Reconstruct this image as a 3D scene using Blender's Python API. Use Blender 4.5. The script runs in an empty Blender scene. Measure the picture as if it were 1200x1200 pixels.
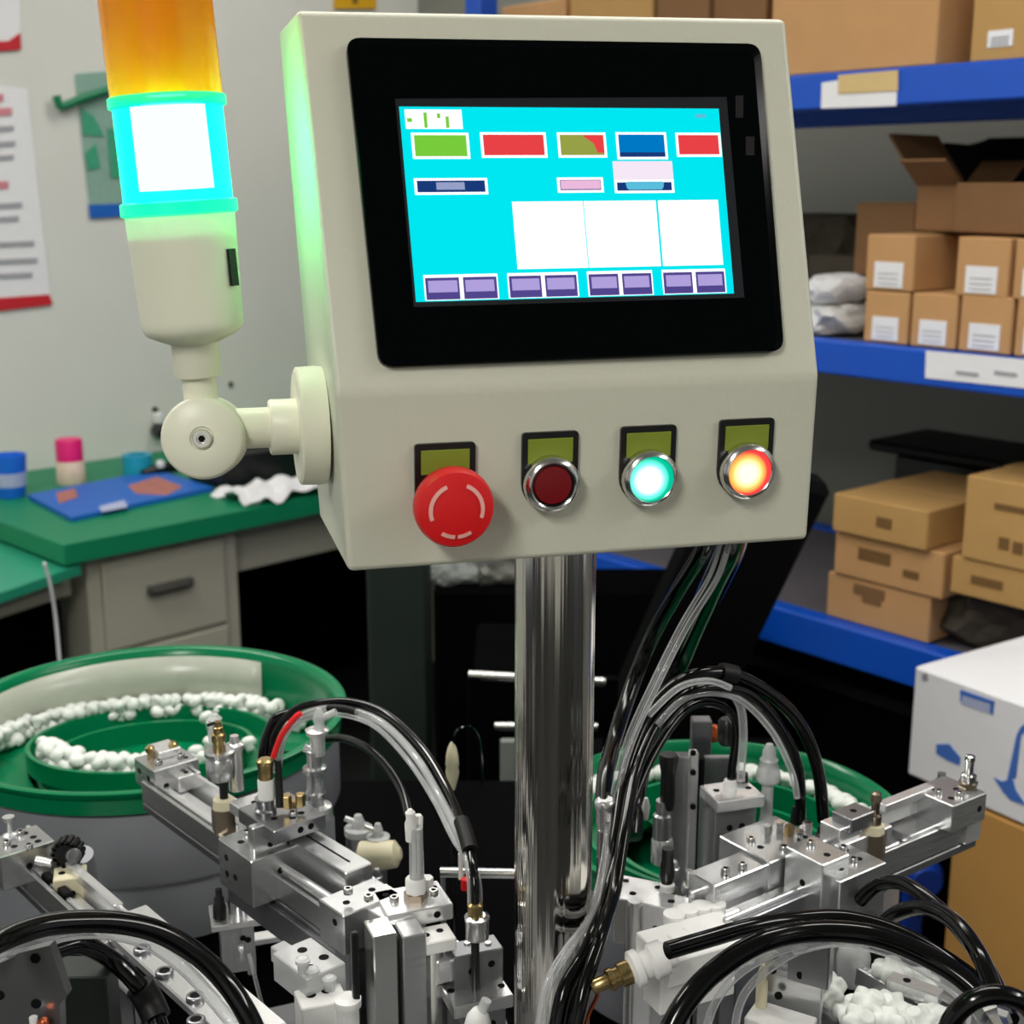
import bpy, bmesh, math, random
from mathutils import Vector, Matrix
random.seed(7)
V = Vector
PI = math.pi
scene = bpy.context.scene
C = scene.collection

# ------------------------------------------------------------------ camera, light, exposure
F = 1600.0                      # focal length in pixels of a 1200 px frame
PITCH = math.atan(380 / F)
CH = 1.45                       # camera height
cp, sp = math.cos(PITCH), math.sin(PITCH)
cam_d = bpy.data.cameras.new('camera')
cam_d.sensor_width = 36; cam_d.sensor_height = 36; cam_d.lens = 36 * F / 1200
cam_d.clip_start = 0.01
cam_d.dof.use_dof = True; cam_d.dof.focus_distance = 0.72; cam_d.dof.aperture_fstop = 14
cam = bpy.data.objects.new('camera', cam_d); C.objects.link(cam)
cam.location = (0, 0, CH); cam.rotation_euler = (PI / 2 - PITCH, 0, 0)
scene.camera = cam
vs = scene.view_settings
vs.view_transform = 'Standard'; vs.look = 'None'; vs.gamma = 1; vs.exposure = 0; vs.use_curve_mapping = False

world = bpy.data.worlds.new('world'); scene.world = world; world.use_nodes = True
bg = world.node_tree.nodes['Background']
bg.inputs[0].default_value = (0.95, 0.98, 1.0, 1); bg.inputs[1].default_value = 0.45

def area(name, loc, target, sx, sy, power, col=(1, .97, .92)):
    l = bpy.data.lights.new(name, 'AREA'); l.shape = 'RECTANGLE'; l.size = sx; l.size_y = sy
    l.energy = power; l.color = col
    o = bpy.data.objects.new(name, l); C.objects.link(o); o.location = loc
    d = V(target) - V(loc); o.rotation_euler = d.to_track_quat('-Z', 'Y').to_euler()
    return o
for x_, y_, sx_, sy_, p_ in ((-.75, -1.3, .25, 1.3, 40), (2.1, .3, .25, 1.3, 24), (-1.3, 1.6, 1.3, .25, 23), (.25, 1.2, 1.3, .25, 14), (.0, 3.2, 1.3, .25, 10)):
    area('ceiling_tube_light', (x_, y_, 2.6), (x_, y_, 0), sx_, sy_, p_)
    area('ceiling_uplight_fill', (x_, y_, 2.62), (x_, y_, 5), sx_, sy_, p_ * .35)  # added fill aimed upward, brightens the ceiling that the metal reflects

# ------------------------------------------------------------------ projection helpers (pixel + distance -> place)
def ray(u, v):
    a, b = (u - 600) / F, -(v - 600) / F
    return V((a, cp + b * sp, -sp + b * cp))       # unit depth along the axis
CAM = V((0, 0, CH))
def P(u, v, Y):
    r = ray(u, v); return CAM + r * (Y / r.y)
def Pz(u, v, z):
    r = ray(u, v); return CAM + r * ((z - CH) / r.z)
def Ppl(u, v, o, n):
    r = ray(u, v); return CAM + r * ((o - CAM).dot(n) / r.dot(n))
def depth(p):
    d = p - CAM; return d.y * cp - d.z * sp
def px(p):                                          # metres per pixel at a point
    return depth(p) / F
def rot2(a): return Matrix.Rotation(a, 3, 'Z')

# ------------------------------------------------------------------ materials
def lin(c):
    c = c / 255.0
    return c / 12.92 if c <= 0.04045 else ((c + 0.055) / 1.055) ** 2.4
def rgb(r, g, b): return (lin(r), lin(g), lin(b), 1)
M = {}
def mat(name, col, rough=0.5, metal=0.0, var=0.06, nscale=40, bump=0.0, bd=.001, coat=0.0, emit=None, es=1.0, stretch=None, spec=0.5):
    m = bpy.data.materials.new(name); m.use_nodes = True
    nt = m.node_tree; N = nt.nodes; L = nt.links; b = N['Principled BSDF']
    tc = N.new('ShaderNodeTexCoord'); mp = N.new('ShaderNodeMapping')
    L.new(tc.outputs['Object'], mp.inputs[0])
    if stretch: mp.inputs['Scale'].default_value = stretch
    no = N.new('ShaderNodeTexNoise'); no.inputs['Scale'].default_value = nscale; no.inputs['Detail'].default_value = 4
    L.new(mp.outputs[0], no.inputs['Vector'])
    mx = N.new('ShaderNodeMix'); mx.data_type = 'RGBA'
    mx.inputs[6].default_value = tuple(max(0, c * (1 - var)) for c in col[:3]) + (1,)
    mx.inputs[7].default_value = tuple(min(1, c * (1 + var)) for c in col[:3]) + (1,)
    L.new(no.outputs['Fac'], mx.inputs[0]); L.new(mx.outputs[2], b.inputs['Base Color'])
    b.inputs['Roughness'].default_value = rough; b.inputs['Metallic'].default_value = metal
    b.inputs['Coat Weight'].default_value = coat
    b.inputs['Specular IOR Level'].default_value = spec
    if bump:
        bp = N.new('ShaderNodeBump'); bp.inputs['Strength'].default_value = bump; bp.inputs['Distance'].default_value = bd
        L.new(no.outputs['Fac'], bp.inputs['Height']); L.new(bp.outputs[0], b.inputs['Normal'])
    if emit:
        b.inputs['Emission Color'].default_value = emit; b.inputs['Emission Strength'].default_value = es
    M[name] = m; return m
def emat(name, col, s=1.0):
    m = bpy.data.materials.new(name); m.use_nodes = True; nt = m.node_tree; nt.nodes.clear()
    e = nt.nodes.new('ShaderNodeEmission'); o = nt.nodes.new('ShaderNodeOutputMaterial')
    e.inputs[0].default_value = col; e.inputs[1].default_value = s
    nt.links.new(e.outputs[0], o.inputs[0]); M[name] = m; return m
def clear(name, tint, body, fac, rough=0.15, emit=None, es=0):
    """translucent plastic: tinted see-through mixed with a cloudy body and a gloss coat"""
    m = bpy.data.materials.new(name); m.use_nodes = True; nt = m.node_tree; N = nt.nodes; L = nt.links
    b = N['Principled BSDF']; out = N['Material Output']
    no = N.new('ShaderNodeTexNoise'); no.inputs['Scale'].default_value = 60
    tc = N.new('ShaderNodeTexCoord'); L.new(tc.outputs['Object'], no.inputs['Vector'])
    mx = N.new('ShaderNodeMix'); mx.data_type = 'RGBA'
    mx.inputs[6].default_value = body; mx.inputs[7].default_value = tuple(c * .85 for c in body[:3]) + (1,)
    L.new(no.outputs['Fac'], mx.inputs[0]); L.new(mx.outputs[2], b.inputs['Base Color'])
    b.inputs['Roughness'].default_value = rough
    if emit:
        b.inputs['Emission Color'].default_value = emit; b.inputs['Emission Strength'].default_value = es
    t = N.new('ShaderNodeBsdfTransparent'); t.inputs[0].default_value = tint
    mix = N.new('ShaderNodeMixShader'); mix.inputs[0].default_value = fac
    L.new(b.outputs[0], mix.inputs[1]); L.new(t.outputs[0], mix.inputs[2]); L.new(mix.outputs[0], out.inputs[0])
    M[name] = m; return m

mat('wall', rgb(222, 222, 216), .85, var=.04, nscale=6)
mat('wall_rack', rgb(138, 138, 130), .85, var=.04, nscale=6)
mat('floor', rgb(20, 21, 21), .6, var=.15, nscale=9)
mat('enclosure', rgb(208, 208, 190), .42, var=.015, nscale=300, bump=.12)
mat('tower_plastic', rgb(236, 236, 214), .38, var=.02, nscale=50)
m_ = mat('tower_shell', rgb(236, 236, 214), .38, var=.02, nscale=50)
_n = m_.node_tree.nodes; _l = m_.node_tree.links; _t = _n.new('ShaderNodeBsdfTranslucent'); _t.inputs[0].default_value = (.75, .8, .7, 1)
_x = _n.new('ShaderNodeMixShader'); _x.inputs[0].default_value = .03
_l.new(_n['Principled BSDF'].outputs[0], _x.inputs[1]); _l.new(_t.outputs[0], _x.inputs[2]); _l.new(_x.outputs[0], _n['Material Output'].inputs[0])
mat('bezel', rgb(4, 6, 7), .12, var=.1, spec=.05)
mat('screen_rim', rgb(38, 40, 44), .3, var=.1, spec=.15)
mat('black_plastic', rgb(16, 16, 17), .35, var=.15)
mat('red_plastic', rgb(226, 26, 30), .38, var=.04)
mat('red_dark', rgb(120, 10, 18), .3, var=.08)
mat('arrow_print', rgb(246, 180, 170), .5, var=.05)
mat('legend', rgb(128, 142, 40), .55, var=.05)
mat('chrome', rgb(214, 211, 204), .11, 1, var=.05, nscale=75, stretch=(1, 1, .008), bump=.9, bd=.0035)
mat('chrome_ring', rgb(222, 222, 220), .18, 1, var=.04)
mat('aluminium', rgb(196, 197, 198), .26, .88, var=.12, nscale=60, bump=.15, stretch=(1, 1, 6))
mat('bright_aluminium', rgb(230, 230, 231), .25, .75, var=.08, nscale=80, bump=.1)
mat('grey_steel', rgb(146, 147, 150), .3, .88, var=.14, nscale=45, bump=.1)
mat('brass', rgb(172, 150, 104), .3, 1, var=.12)
mat('sensor_steel', rgb(150, 136, 118), .3, 1, var=.15)
mat('copper', rgb(190, 96, 60), .35, 1, var=.1)
mat('dark_hole', rgb(8, 8, 9), .7, var=.2, spec=.15)
mat('black_hose', rgb(4, 4, 5), .11, var=.2, spec=.38)
mat('black_rubber', rgb(8, 8, 9), .5, var=.2, spec=.3)
mat('white_plastic', rgb(232, 232, 230), .4, var=.05)
mat('cap_plastic', rgb(222, 226, 221), .45, var=.04, nscale=90)
mat('cream_plastic', rgb(214, 206, 176), .5, var=.08)
def tubing(name):
    m = bpy.data.materials.new(name); m.use_nodes = True; nt = m.node_tree; N = nt.nodes; L = nt.links; b = N['Principled BSDF']
    tc = N.new('ShaderNodeTexCoord'); no = N.new('ShaderNodeTexNoise'); no.inputs['Scale'].default_value = 90; L.new(tc.outputs['Object'], no.inputs['Vector'])
    r = N.new('ShaderNodeValToRGB'); r.color_ramp.elements[0].color = (.62, .63, .64, 1); r.color_ramp.elements[1].color = (.9, .9, .9, 1)
    L.new(no.outputs['Fac'], r.inputs[0]); L.new(r.outputs[0], b.inputs['Base Color']); b.inputs['Roughness'].default_value = .06
    b.inputs['Coat Weight'].default_value = .6; b.inputs['Specular IOR Level'].default_value = .8
    t = N.new('ShaderNodeBsdfTransparent'); t.inputs[0].default_value = (.93, .94, .95, 1)
    fr = N.new('ShaderNodeFresnel'); fr.inputs['IOR'].default_value = 1.5
    mr = N.new('ShaderNodeMapRange'); mr.inputs[1].default_value = .02; mr.inputs[2].default_value = .45; mr.inputs[3].default_value = .22; mr.inputs[4].default_value = .85
    L.new(fr.outputs[0], mr.inputs[0]); mix = N.new('ShaderNodeMixShader'); L.new(mr.outputs[0], mix.inputs[0])
    L.new(t.outputs[0], mix.inputs[1]); L.new(b.outputs[0], mix.inputs[2]); L.new(mix.outputs[0], N['Material Output'].inputs[0]); M[name] = m
tubing('clear_hose')
clear('clear_plastic', (.9, .91, .92, 1), (.74, .75, .75, 1), .4, .15)
mat('bowl_green', rgb(0, 112, 70), .22, var=.10, nscale=14, spec=.35)
mat('bowl_grey', rgb(138, 140, 146), .42, .15, var=.06, nscale=20)
clear('bowl_sheet', (.72, .78, .68, 1), (.62, .64, .55, 1), .22, .25)
mat('table_black', rgb(7, 7, 8), .6, var=.3, nscale=20, spec=.01)
mat('black_matte', rgb(6, 6, 7), .75, var=.3, nscale=20, spec=.01)
mat('deck_grey', rgb(118, 119, 121), .45, .3, var=.08, nscale=25)
mat('cardboard', rgb(196, 150, 100), .85, var=.09, nscale=18)
mat('cardboard_tan', rgb(186, 146, 88), .85, var=.09, nscale=18)
mat('cardboard_dark', rgb(128, 92, 58), .85, var=.12, nscale=18)
mat('cardboard_ochre', rgb(190, 142, 74), .85, var=.1, nscale=10)
mat('print_brown', rgb(116, 84, 44), .85, var=.2, nscale=90)
mat('paper', rgb(238, 238, 241), .8, var=.03)
mat('paper_grey', rgb(150, 150, 156), .8, var=.1)
mat('paper_yellow', rgb(214, 186, 130), .8, var=.05)
mat('rack_blue', rgb(0, 80, 196), .42, var=.06)
mat('rack_deck', rgb(96, 92, 98), .6, var=.1)
mat('desk_green', rgb(0, 128, 86), .5, var=.07, nscale=8)
mat('desk_teal', rgb(40, 150, 118), .4, var=.06, nscale=8)
mat('cabinet', rgb(176, 174, 158), .55, var=.04, nscale=6)
mat('wood_edge', rgb(178, 158, 122), .6, var=.12)
mat('handle_dark', rgb(84, 84, 78), .4, .4, var=.1)
mat('cup_blue', rgb(24, 108, 220), .4, var=.05)
mat('mat_blue', rgb(22, 100, 196), .5, var=.06)
mat('mat_orange', rgb(176, 110, 100), .6, var=.4, nscale=40)
mat('pink', rgb(236, 30, 120), .4, var=.05)
mat('jar_body', rgb(222, 200, 180), .5, var=.15, nscale=60)
mat('cyan_tape', rgb(26, 160, 190), .4, var=.06)
mat('cloth_white', rgb(224, 224, 226), .9, var=.04)
mat('poster_red', rgb(200, 30, 44), .6, var=.06)
mat('poster_print', rgb(168, 168, 174), .8, var=.2, nscale=120)
mat('poster_pink', rgb(214, 140, 150), .8, var=.2, nscale=120)
mat('green_hook', rgb(12, 124, 84), .4, var=.1)
clear('sleeve', (.8, .95, .9, 1), (.45, .66, .58, 1), .45, .3)
mat('sleeve_green', rgb(60, 160, 124), .6, var=.2, nscale=60)
mat('sign_yellow', rgb(224, 172, 20), .5, var=.06)
mat('blue_print', rgb(66, 112, 196), .7, var=.1, nscale=60)
mat('blue_print_light', rgb(176, 184, 216), .7, var=.06)
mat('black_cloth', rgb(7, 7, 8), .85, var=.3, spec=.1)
mat('bag_dark', rgb(62, 54, 42), .8, var=.3, nscale=20)
mat('blue_deep', rgb(0, 52, 150), .45, var=.08)
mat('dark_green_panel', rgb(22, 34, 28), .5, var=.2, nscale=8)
mat('grey_panel', rgb(120, 126, 122), .5, var=.1)
# lamps
emat('lamp_core', (.20, 1.0, .36, 1), 50.0)
clear('lamp_green', (.16, 1, .62, 1), (.0, .35, .22, 1), .6, .2, (0.0, 1.0, .85, 1), 2.6)
clear('lamp_ring', (.1, 1, .6, 1), (.0, .5, .28, 1), .2, .3, (0.0, 1.0, .45, 1), .75)
clear('lamp_amber', (1.0, .50, .015, 1), (.95, .36, .01, 1), .45, .12)
mat('lamp_amber_inner', rgb(230, 160, 30), .5, var=.1)
def lens(name, hot, mid, rim, s):
    m = bpy.data.materials.new(name); m.use_nodes = True; nt = m.node_tree; N = nt.nodes; L = nt.links; N.clear()
    out = N.new('ShaderNodeOutputMaterial'); e = N.new('ShaderNodeEmission'); e.inputs[1].default_value = s
    tc = N.new('ShaderNodeTexCoord'); gr = N.new('ShaderNodeTexGradient'); gr.gradient_type = 'SPHERICAL'
    mp = N.new('ShaderNodeMapping'); mp.inputs['Scale'].default_value = (85, 85, 0); mp.inputs['Location'].default_value = (.18, 0, 0)
    L.new(tc.outputs['Object'], mp.inputs[0]); L.new(mp.outputs[0], gr.inputs[0])
    r = N.new('ShaderNodeValToRGB'); r.color_ramp.elements[0].color = rim; r.color_ramp.elements[1].color = hot
    r.color_ramp.elements[0].position = .09; r.color_ramp.elements[1].position = .66
    e2_ = r.color_ramp.elements.new(.30); e2_.color = mid
    L.new(gr.outputs['Color'], r.inputs[0]); L.new(r.outputs[0], e.inputs[0]); L.new(e.outputs[0], out.inputs[0]); M[name] = m
lens('lens_green', (1.2, 1.3, 1.25, 1), (.16, .95, .72, 1), (0, .40, .24, 1), 1.5)
lens('lens_orange', (1.3, 1.2, .7, 1), (1.2, .52, .10, 1), (.95, .05, .05, 1), 1.3)
for n, c, s in (('ui_cyan', rgb(0, 226, 236), 1.05), ('ui_white', (1, 1, 1, 1), 1.25), ('ui_green', rgb(120, 204, 60), 1), ('ui_red', rgb(232, 66, 70), 1),
             ('ui_olive', rgb(150, 160, 70), 1), ('ui_blue', rgb(0, 120, 196), 1), ('ui_navy', rgb(24, 58, 120), 1), ('ui_pink', rgb(236, 186, 220), 1),
             ('ui_pale', rgb(246, 232, 246), 1), ('ui_lilac', rgb(176, 160, 220), 1), ('ui_violet', rgb(82, 70, 140), 1), ('ui_sky', rgb(90, 190, 220), 1), ('ui_mauve', rgb(150, 160, 200), 1)):
    emat(n, c, s)

# ------------------------------------------------------------------ mesh helpers
def sharpen(bm, lim=.80):
    for e in bm.edges:
        if len(e.link_faces) == 2 and e.calc_face_angle(0) > lim: e.smooth = False
class MB:
    def __init__(s): s.bm = bmesh.new()
    def box(s, o, ex, ey, ez, l, w, h, bev=0.0006):
        """box centred on o (centre), axes ex, ey, ez"""
        t = bmesh.new(); bmesh.ops.create_cube(t, size=1)
        if bev and min(l, w, h) > bev * 3:
            for v in t.verts: v.co = V((v.co.x * l, v.co.y * w, v.co.z * h))
            bmesh.ops.bevel(t, geom=list(t.edges), offset=bev, segments=1, affect='EDGES', profile=.5)
            for v in t.verts: v.co = o + ex * v.co.x + ey * v.co.y + ez * v.co.z
        else:
            for v in t.verts: v.co = o + ex * (v.co.x * l) + ey * (v.co.y * w) + ez * (v.co.z * h)
        s.merge(t); return s
    def merge(s, t):
        me = bpy.data.meshes.new('tmp'); t.to_mesh(me); t.free(); s.bm.from_mesh(me); bpy.data.meshes.remove(me)
    def lathe(s, o, prof, seg=20, axis=V((0, 0, 1)), smooth=True, cap=True):
        """prof: list of (r, h) along axis"""
        q = axis.to_track_quat('Z', 'Y'); rings = []
        for r, h in prof:
            rings.append([s.bm.verts.new(o + q @ V((r * math.cos(2 * PI * k / seg), r * math.sin(2 * PI * k / seg), h))) for k in range(seg)] if r > 1e-7
                         else [s.bm.verts.new(o + q @ V((0, 0, h)))])
        for a, b in zip(rings, rings[1:]):
            for k in range(seg):
                k2 = (k + 1) % seg
                if len(a) == 1 and len(b) == 1: continue
                if len(a) == 1: f = s.bm.faces.new((a[0], b[k2], b[k]))
                elif len(b) == 1: f = s.bm.faces.new((a[k], a[k2], b[0]))
                else: f = s.bm.faces.new((a[k], a[k2], b[k2], b[k]))
                f.smooth = smooth
        for rg, fl in ((rings[0], True), (rings[-1], False)):
            if len(rg) > 1 and cap: s.bm.faces.new(rg[::-1] if fl else rg)
        return s
    def tube(s, pts, r, seg=14):
        n = len(pts); prev = None; rings = []
        for i, p in enumerate(pts):
            t = (pts[min(i + 1, n - 1)] - pts[max(i - 1, 0)]).normalized()
            if prev is None:
                a = V((0, 0, 1)) if abs(t.z) < .9 else V((1, 0, 0)); nrm = t.cross(a).normalized()
            else:
                nrm = (prev - t * prev.dot(t)).normalized()
            prev = nrm; bn = t.cross(nrm)
            rr = r[i] if isinstance(r, (list, tuple)) else r
            rings.append([s.bm.verts.new(p + (nrm * math.cos(2 * PI * k / seg) + bn * math.sin(2 * PI * k / seg)) * rr) for k in range(seg)])
        for a, b in zip(rings, rings[1:]):
            for k in range(seg):
                f = s.bm.faces.new((a[k], a[(k + 1) % seg], b[(k + 1) % seg], b[k])); f.smooth = True
        s.bm.faces.new(rings[0][::-1]); s.bm.faces.new(rings[-1]); return s
    def prism(s, poly, d):
        """polygon (3D points) extruded by vector d"""
        a = [s.bm.verts.new(p) for p in poly]; b = [s.bm.verts.new(p + d) for p in poly]
        s.bm.faces.new(a[::-1]); s.bm.faces.new(b)
        n = len(poly)
        for k in range(n): s.bm.faces.new((a[k], a[(k + 1) % n], b[(k + 1) % n], b[k]))
        return s
    def loft(s, loops, cap=True, smooth=False):
        rs = [[s.bm.verts.new(p) for p in lp] for lp in loops]; n = len(loops[0])
        for a, b in zip(rs, rs[1:]):
            for k in range(n):
                f = s.bm.faces.new((a[k], a[(k + 1) % n], b[(k + 1) % n], b[k])); f.smooth = smooth
        if cap: s.bm.faces.new(rs[0][::-1]); s.bm.faces.new(rs[-1])
        return s
    def grid(s, rows, smooth=True):
        vs_ = [[s.bm.verts.new(p) for p in r] for r in rows]
        for a, b in zip(vs_, vs_[1:]):
            for k in range(len(a) - 1):
                f = s.bm.faces.new((a[k], a[k + 1], b[k + 1], b[k])); f.smooth = smooth
        return s
    def build(s, name, m, parent=None, loc=None, autosmooth=False):
        bmesh.ops.recalc_face_normals(s.bm, faces=s.bm.faces); sharpen(s.bm)
        org = ORG[parent.name] if parent else V(loc or (0, 0, 0))
        for v in s.bm.verts: v.co -= org
        me = bpy.data.meshes.new(name); s.bm.to_mesh(me); s.bm.free()
        me.materials.append(M[m] if isinstance(m, str) else m)
        o = bpy.data.objects.new(name, me); C.objects.link(o)
        if parent: o.parent = parent
        else: o.location = org
        ORG[o.name] = org.copy()
        return o
ORG = {}
def tag(o, label, cat, group=None):
    o['label'] = label; o['category'] = cat
    if group: o['group'] = group
    return o
def thing(name, label, cat, loc, group=None):
    o = bpy.data.objects.new(name, None); C.objects.link(o); o.location = loc; o.empty_display_size = .02
    ORG[o.name] = V(loc); return tag(o, label, cat, group)
def struct(o): o['kind'] = 'structure'; return o
def copy_tree(o, parent=None):
    c = o.copy(); C.objects.link(c)
    if parent: c.parent = parent
    for ch in list(o.children): copy_tree(ch, c)
    return c
X_, Y_, Z_ = V((1, 0, 0)), V((0, 1, 0)), V((0, 0, 1))

def spline(pts, n=8):
    out = []; m = len(pts)
    for i in range(m - 1):
        p0, p1, p2, p3 = pts[max(i - 1, 0)], pts[i], pts[i + 1], pts[min(i + 2, m - 1)]
        for k in range(n):
            t = k / n; t2, t3 = t * t, t * t * t
            out.append(.5 * ((2 * p1) + (p2 - p0) * t + (2 * p0 - 5 * p1 + 4 * p2 - p3) * t2 + (3 * p1 - p0 - 3 * p2 + p3) * t3))
    out.append(pts[-1]); return out
def hose_pts(l): return spline([P(u, v, y) for u, v, y in l])
def hose(name, label, l, rpx, m='black_hose', cat='hose', group=None, sleeves=()):
    pts = hose_pts(l); r = rpx * px(pts[len(pts) // 2])
    o = MB().tube(pts, r).build(name, m, None, pts[0]); tag(o, label, cat, group)
    for a, b, k, sm in sleeves:                        # sleeves / ties along the hose
        i, j = int(a * (len(pts) - 1)), int(b * (len(pts) - 1))
        MB().tube(pts[i:max(j, i + 1) + 1], r * k).build('sleeve', sm, o)
    return o

# ================================================================== ROOM
WD = V((.7071, .7071, 0)); WN = V((-.7071, .7071, 0))           # wall_left direction, outward normal
D0 = Pz(85, 637, .75)                                            # front corner of the desk
DD = .76
w0 = D0 + WN * DD; w0.z = 0
ER = V((-.645, .764, 0)).normalized(); EB = V((ER.y, -ER.x, 0))  # rack: along (towards far), into the wall
R0 = P(950, 437, 2.3); R0.z = 0
struct(MB().box(w0 + WN * .05 + WD * .8 + Z_ * 1.4, WD, WN, Z_, 6.5, .1, 2.8, 0).build('wall_left', 'wall'))
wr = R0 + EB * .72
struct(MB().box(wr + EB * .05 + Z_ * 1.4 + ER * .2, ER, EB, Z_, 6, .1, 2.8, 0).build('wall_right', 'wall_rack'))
struct(MB().box(V((0, 1.2, -.05)), X_, Y_, Z_, 9, 9, .1, 0).build('floor', 'floor'))
# ceiling and the fittings that carry the tubes lie above the frame
struct(MB().box(V((0, 1.2, 2.85)), X_, Y_, Z_, 9, 9, .1, 0).build('ceiling', 'wall'))

# posters on the left wall -------------------------------------------------
def wl(u, v, off=0.0):                                           # pixel -> point on wall_left, off = distance in front of it
    return Ppl(u, v, w0 - WN * (off + .001), WN)
def wall_quad(b, pts, off=.003, th=.002):
    b.prism([wl(u, v, off) for u, v in pts], WN * th); return b
t = thing('poster', 'white notice poster with red bottom strip on left wall', 'poster', wl(30, 362))
wall_quad(MB(), [(-40, 96), (32, 104), (46, 230), (60, 352), (-40, 366)]).build('sheet', 'paper', t)
wall_quad(MB(), [(-40, 352), (58, 345), (62, 357), (-40, 369)], .006).build('bottom_strip', 'poster_red', t)
b = MB()
for i, (y, x1) in enumerate(((150, 16), (168, 18), (184, 16), (240, 26), (256, 22), (285, 40), (305, 44), (322, 38))):
    wall_quad(b, [(-30, y), (x1, y - 3), (x1, y + 3), (-30, y + 6)], .006)
o = b.build('printed_text', 'poster_print', t); o['kind'] = 'stuff'
b = MB()
for y, x1 in ((112, 4), (128, 14), (214, 10)): wall_quad(b, [(-30, y), (x1, y - 2), (x1, y + 7), (-30, y + 10)], .006)
b.build('printed_heading', 'poster_pink', t)['kind'] = 'stuff'
t = thing('poster', 'upper notice poster whose red lower edge curls at the corner', 'poster', wl(10, 60))
wall_quad(MB(), [(-40, -60), (22, -60), (24, 50), (-40, 58)]).build('sheet', 'paper', t)
wall_quad(MB(), [(-40, 50), (10, 48), (24, 38), (25, 58), (-40, 63)], .006).build('bottom_strip', 'poster_red', t)
# hanging clear sleeve with green rod
t = thing('hanging_sleeve', 'clear plastic sleeve with green print hanging from a green rod', 'sleeve', wl(110, 256))
wall_quad(MB(), [(88, 86), (150, 82), (160, 240), (105, 240)], .004).build('sheet', 'sleeve', t)
wall_quad(MB(), [(104, 240), (160, 238), (160, 252), (106, 256)], .007).build('bottom_strip', 'mat_blue', t)
b = MB(); wall_quad(b, [(96, 128), (110, 136), (122, 160), (98, 158)], .007); wall_quad(b, [(100, 180), (112, 168), (118, 196), (104, 200)], .007); wall_quad(b, [(126, 150), (150, 150), (150, 210), (130, 208)], .007)
b.build('printed_picture', 'sleeve_green', t)
r_ = spline([wl(66, 112, .02), wl(70, 124, .02), wl(80, 122, .02), wl(100, 114, .02), (wl(150, 98, .02))], 6)
MB().tube(r_, .010).build('rod', 'green_hook', t)
# yellow sign above the box
t = thing('warning_sign', 'yellow sign plate on left wall just above the control box', 'sign', wl(417, 8))
wall_quad(MB(), [(393, -60), (441, -60), (441, 10), (393, 10)], .01, .008).build('plate', 'sign_yellow', t)
wall_quad(MB(), [(413, -30), (421, -30), (419, 4), (414, 4)], .013).build('printed_mark', 'print_brown', t)

# ================================================================== DESK
dx, dn = WD, WN
def desk(a, b, z=.75): q = D0 + dx * a + dn * b; q.z = z; return q
t = thing('desk', 'grey office desk with green top and drawer pedestal against left wall', 'desk', desk(.7, .4, 0))
MB().prism([desk(-.02, 0), desk(1.5, 0), desk(1.5, DD - .003), desk(-.02, DD - .003)], V((0, 0, -.042))).build('desk_top', 'desk_green', t)
# pedestal
ped0 = .05
ped1 = .42
MB().box(desk((ped0 + ped1) / 2, .36, .354), dx, dn, Z_, ped1 - ped0, .62, .706, .002).build('pedestal', 'cabinet', t)
for k, (z0, z1) in enumerate(((.49, .685), (.29, .48), (.06, .28))):
    d = MB().box(desk((ped0 + ped1) / 2 - .005, .043, (z0 + z1) / 2), dx, dn, Z_, .30, .014, z1 - z0, .003).build('drawer', 'cabinet', t)
    hb = MB(); hc = desk((ped0 + ped1) / 2 - .005, .022, (z0 + z1) / 2 + .02)
    hb.box(hc, dx, dn, Z_, .11, .014, .022, .003); hb.box(hc - dn * .004 - Z_ * .002, dx, dn, Z_, .09, .012, .010, .002)
    hb.build('handle', 'handle_dark', d)
MB().box(desk(.97, .10, .645), dx, dn, Z_, 1.08, .02, .125, .002).build('apron', 'cabinet', t)
MB().box(desk(1.46, .36, .354), dx, dn, Z_, .04, .62, .706, .002).build('side_panel', 'cabinet', t)
MB().box(desk(.96, .70, .353), dx, dn, Z_, 1.04, .02, .704, .002).build('shade_panel', 'black_matte', t)  # black sheet standing in for the shade under the desk
# lower side table
lt = thing('side_table', 'lower teal-topped table left of the green desk', 'table', Pz(20, 660, .0))
zt = .70
tp = [Pz(-160, 660, zt), Pz(-30, 618, zt), Pz(12, 622, zt), Pz(95, 662, zt), Pz(-60, 716, zt)]
MB().prism(tp, V((0, 0, -.02))).build('table_top', 'desk_teal', lt)
a, b_ = Pz(-60, 712, zt - .025), Pz(88, 666, zt - .025)
d_ = (b_ - a).normalized(); n_ = V((-d_.y, d_.x, 0))
MB().box((a + b_) / 2 - Z_ * .03 + n_ * .03, d_, n_, Z_, (b_ - a).length, .03, .06, .002).build('apron', 'cabinet', lt)
a2, b2 = Pz(12, 622, zt + .012), Pz(92, 658, zt + .012)
for q, w_ in ((a2, 1), (b2, 1)): pass
MB().tube([Pz(0, 608, .715), Pz(22, 612, .715), Pz(80, 638, .715)], .014, 6).build('edge_strip', 'wood_edge', lt)
for q in (a + d_ * .02 + n_ * .06, b_ - d_ * .02 + n_ * .06, tp[1] + V((0, -.05, 0)), tp[2] + V((-.03, -.05, 0))):
    MB().box(V((q.x, q.y, .34)), d_, n_, Z_, .03, .03, .68, .002).build('leg', 'black_matte', lt)
MB().box(V(((a + b_) / 2).to_tuple()) * 1.0 + n_ * .16 - Z_ * (((a + b_) / 2).z - .31), d_, n_, Z_, .55, .02, .60, .002).build('shade_sheet', 'black_matte', lt)  # added black sheet hides the lit wall, stands for shade under the table
lab = thing('wire', 'thin pale cord dangling from the teal table edge', 'cord', P(55, 660, 2.35))
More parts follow.
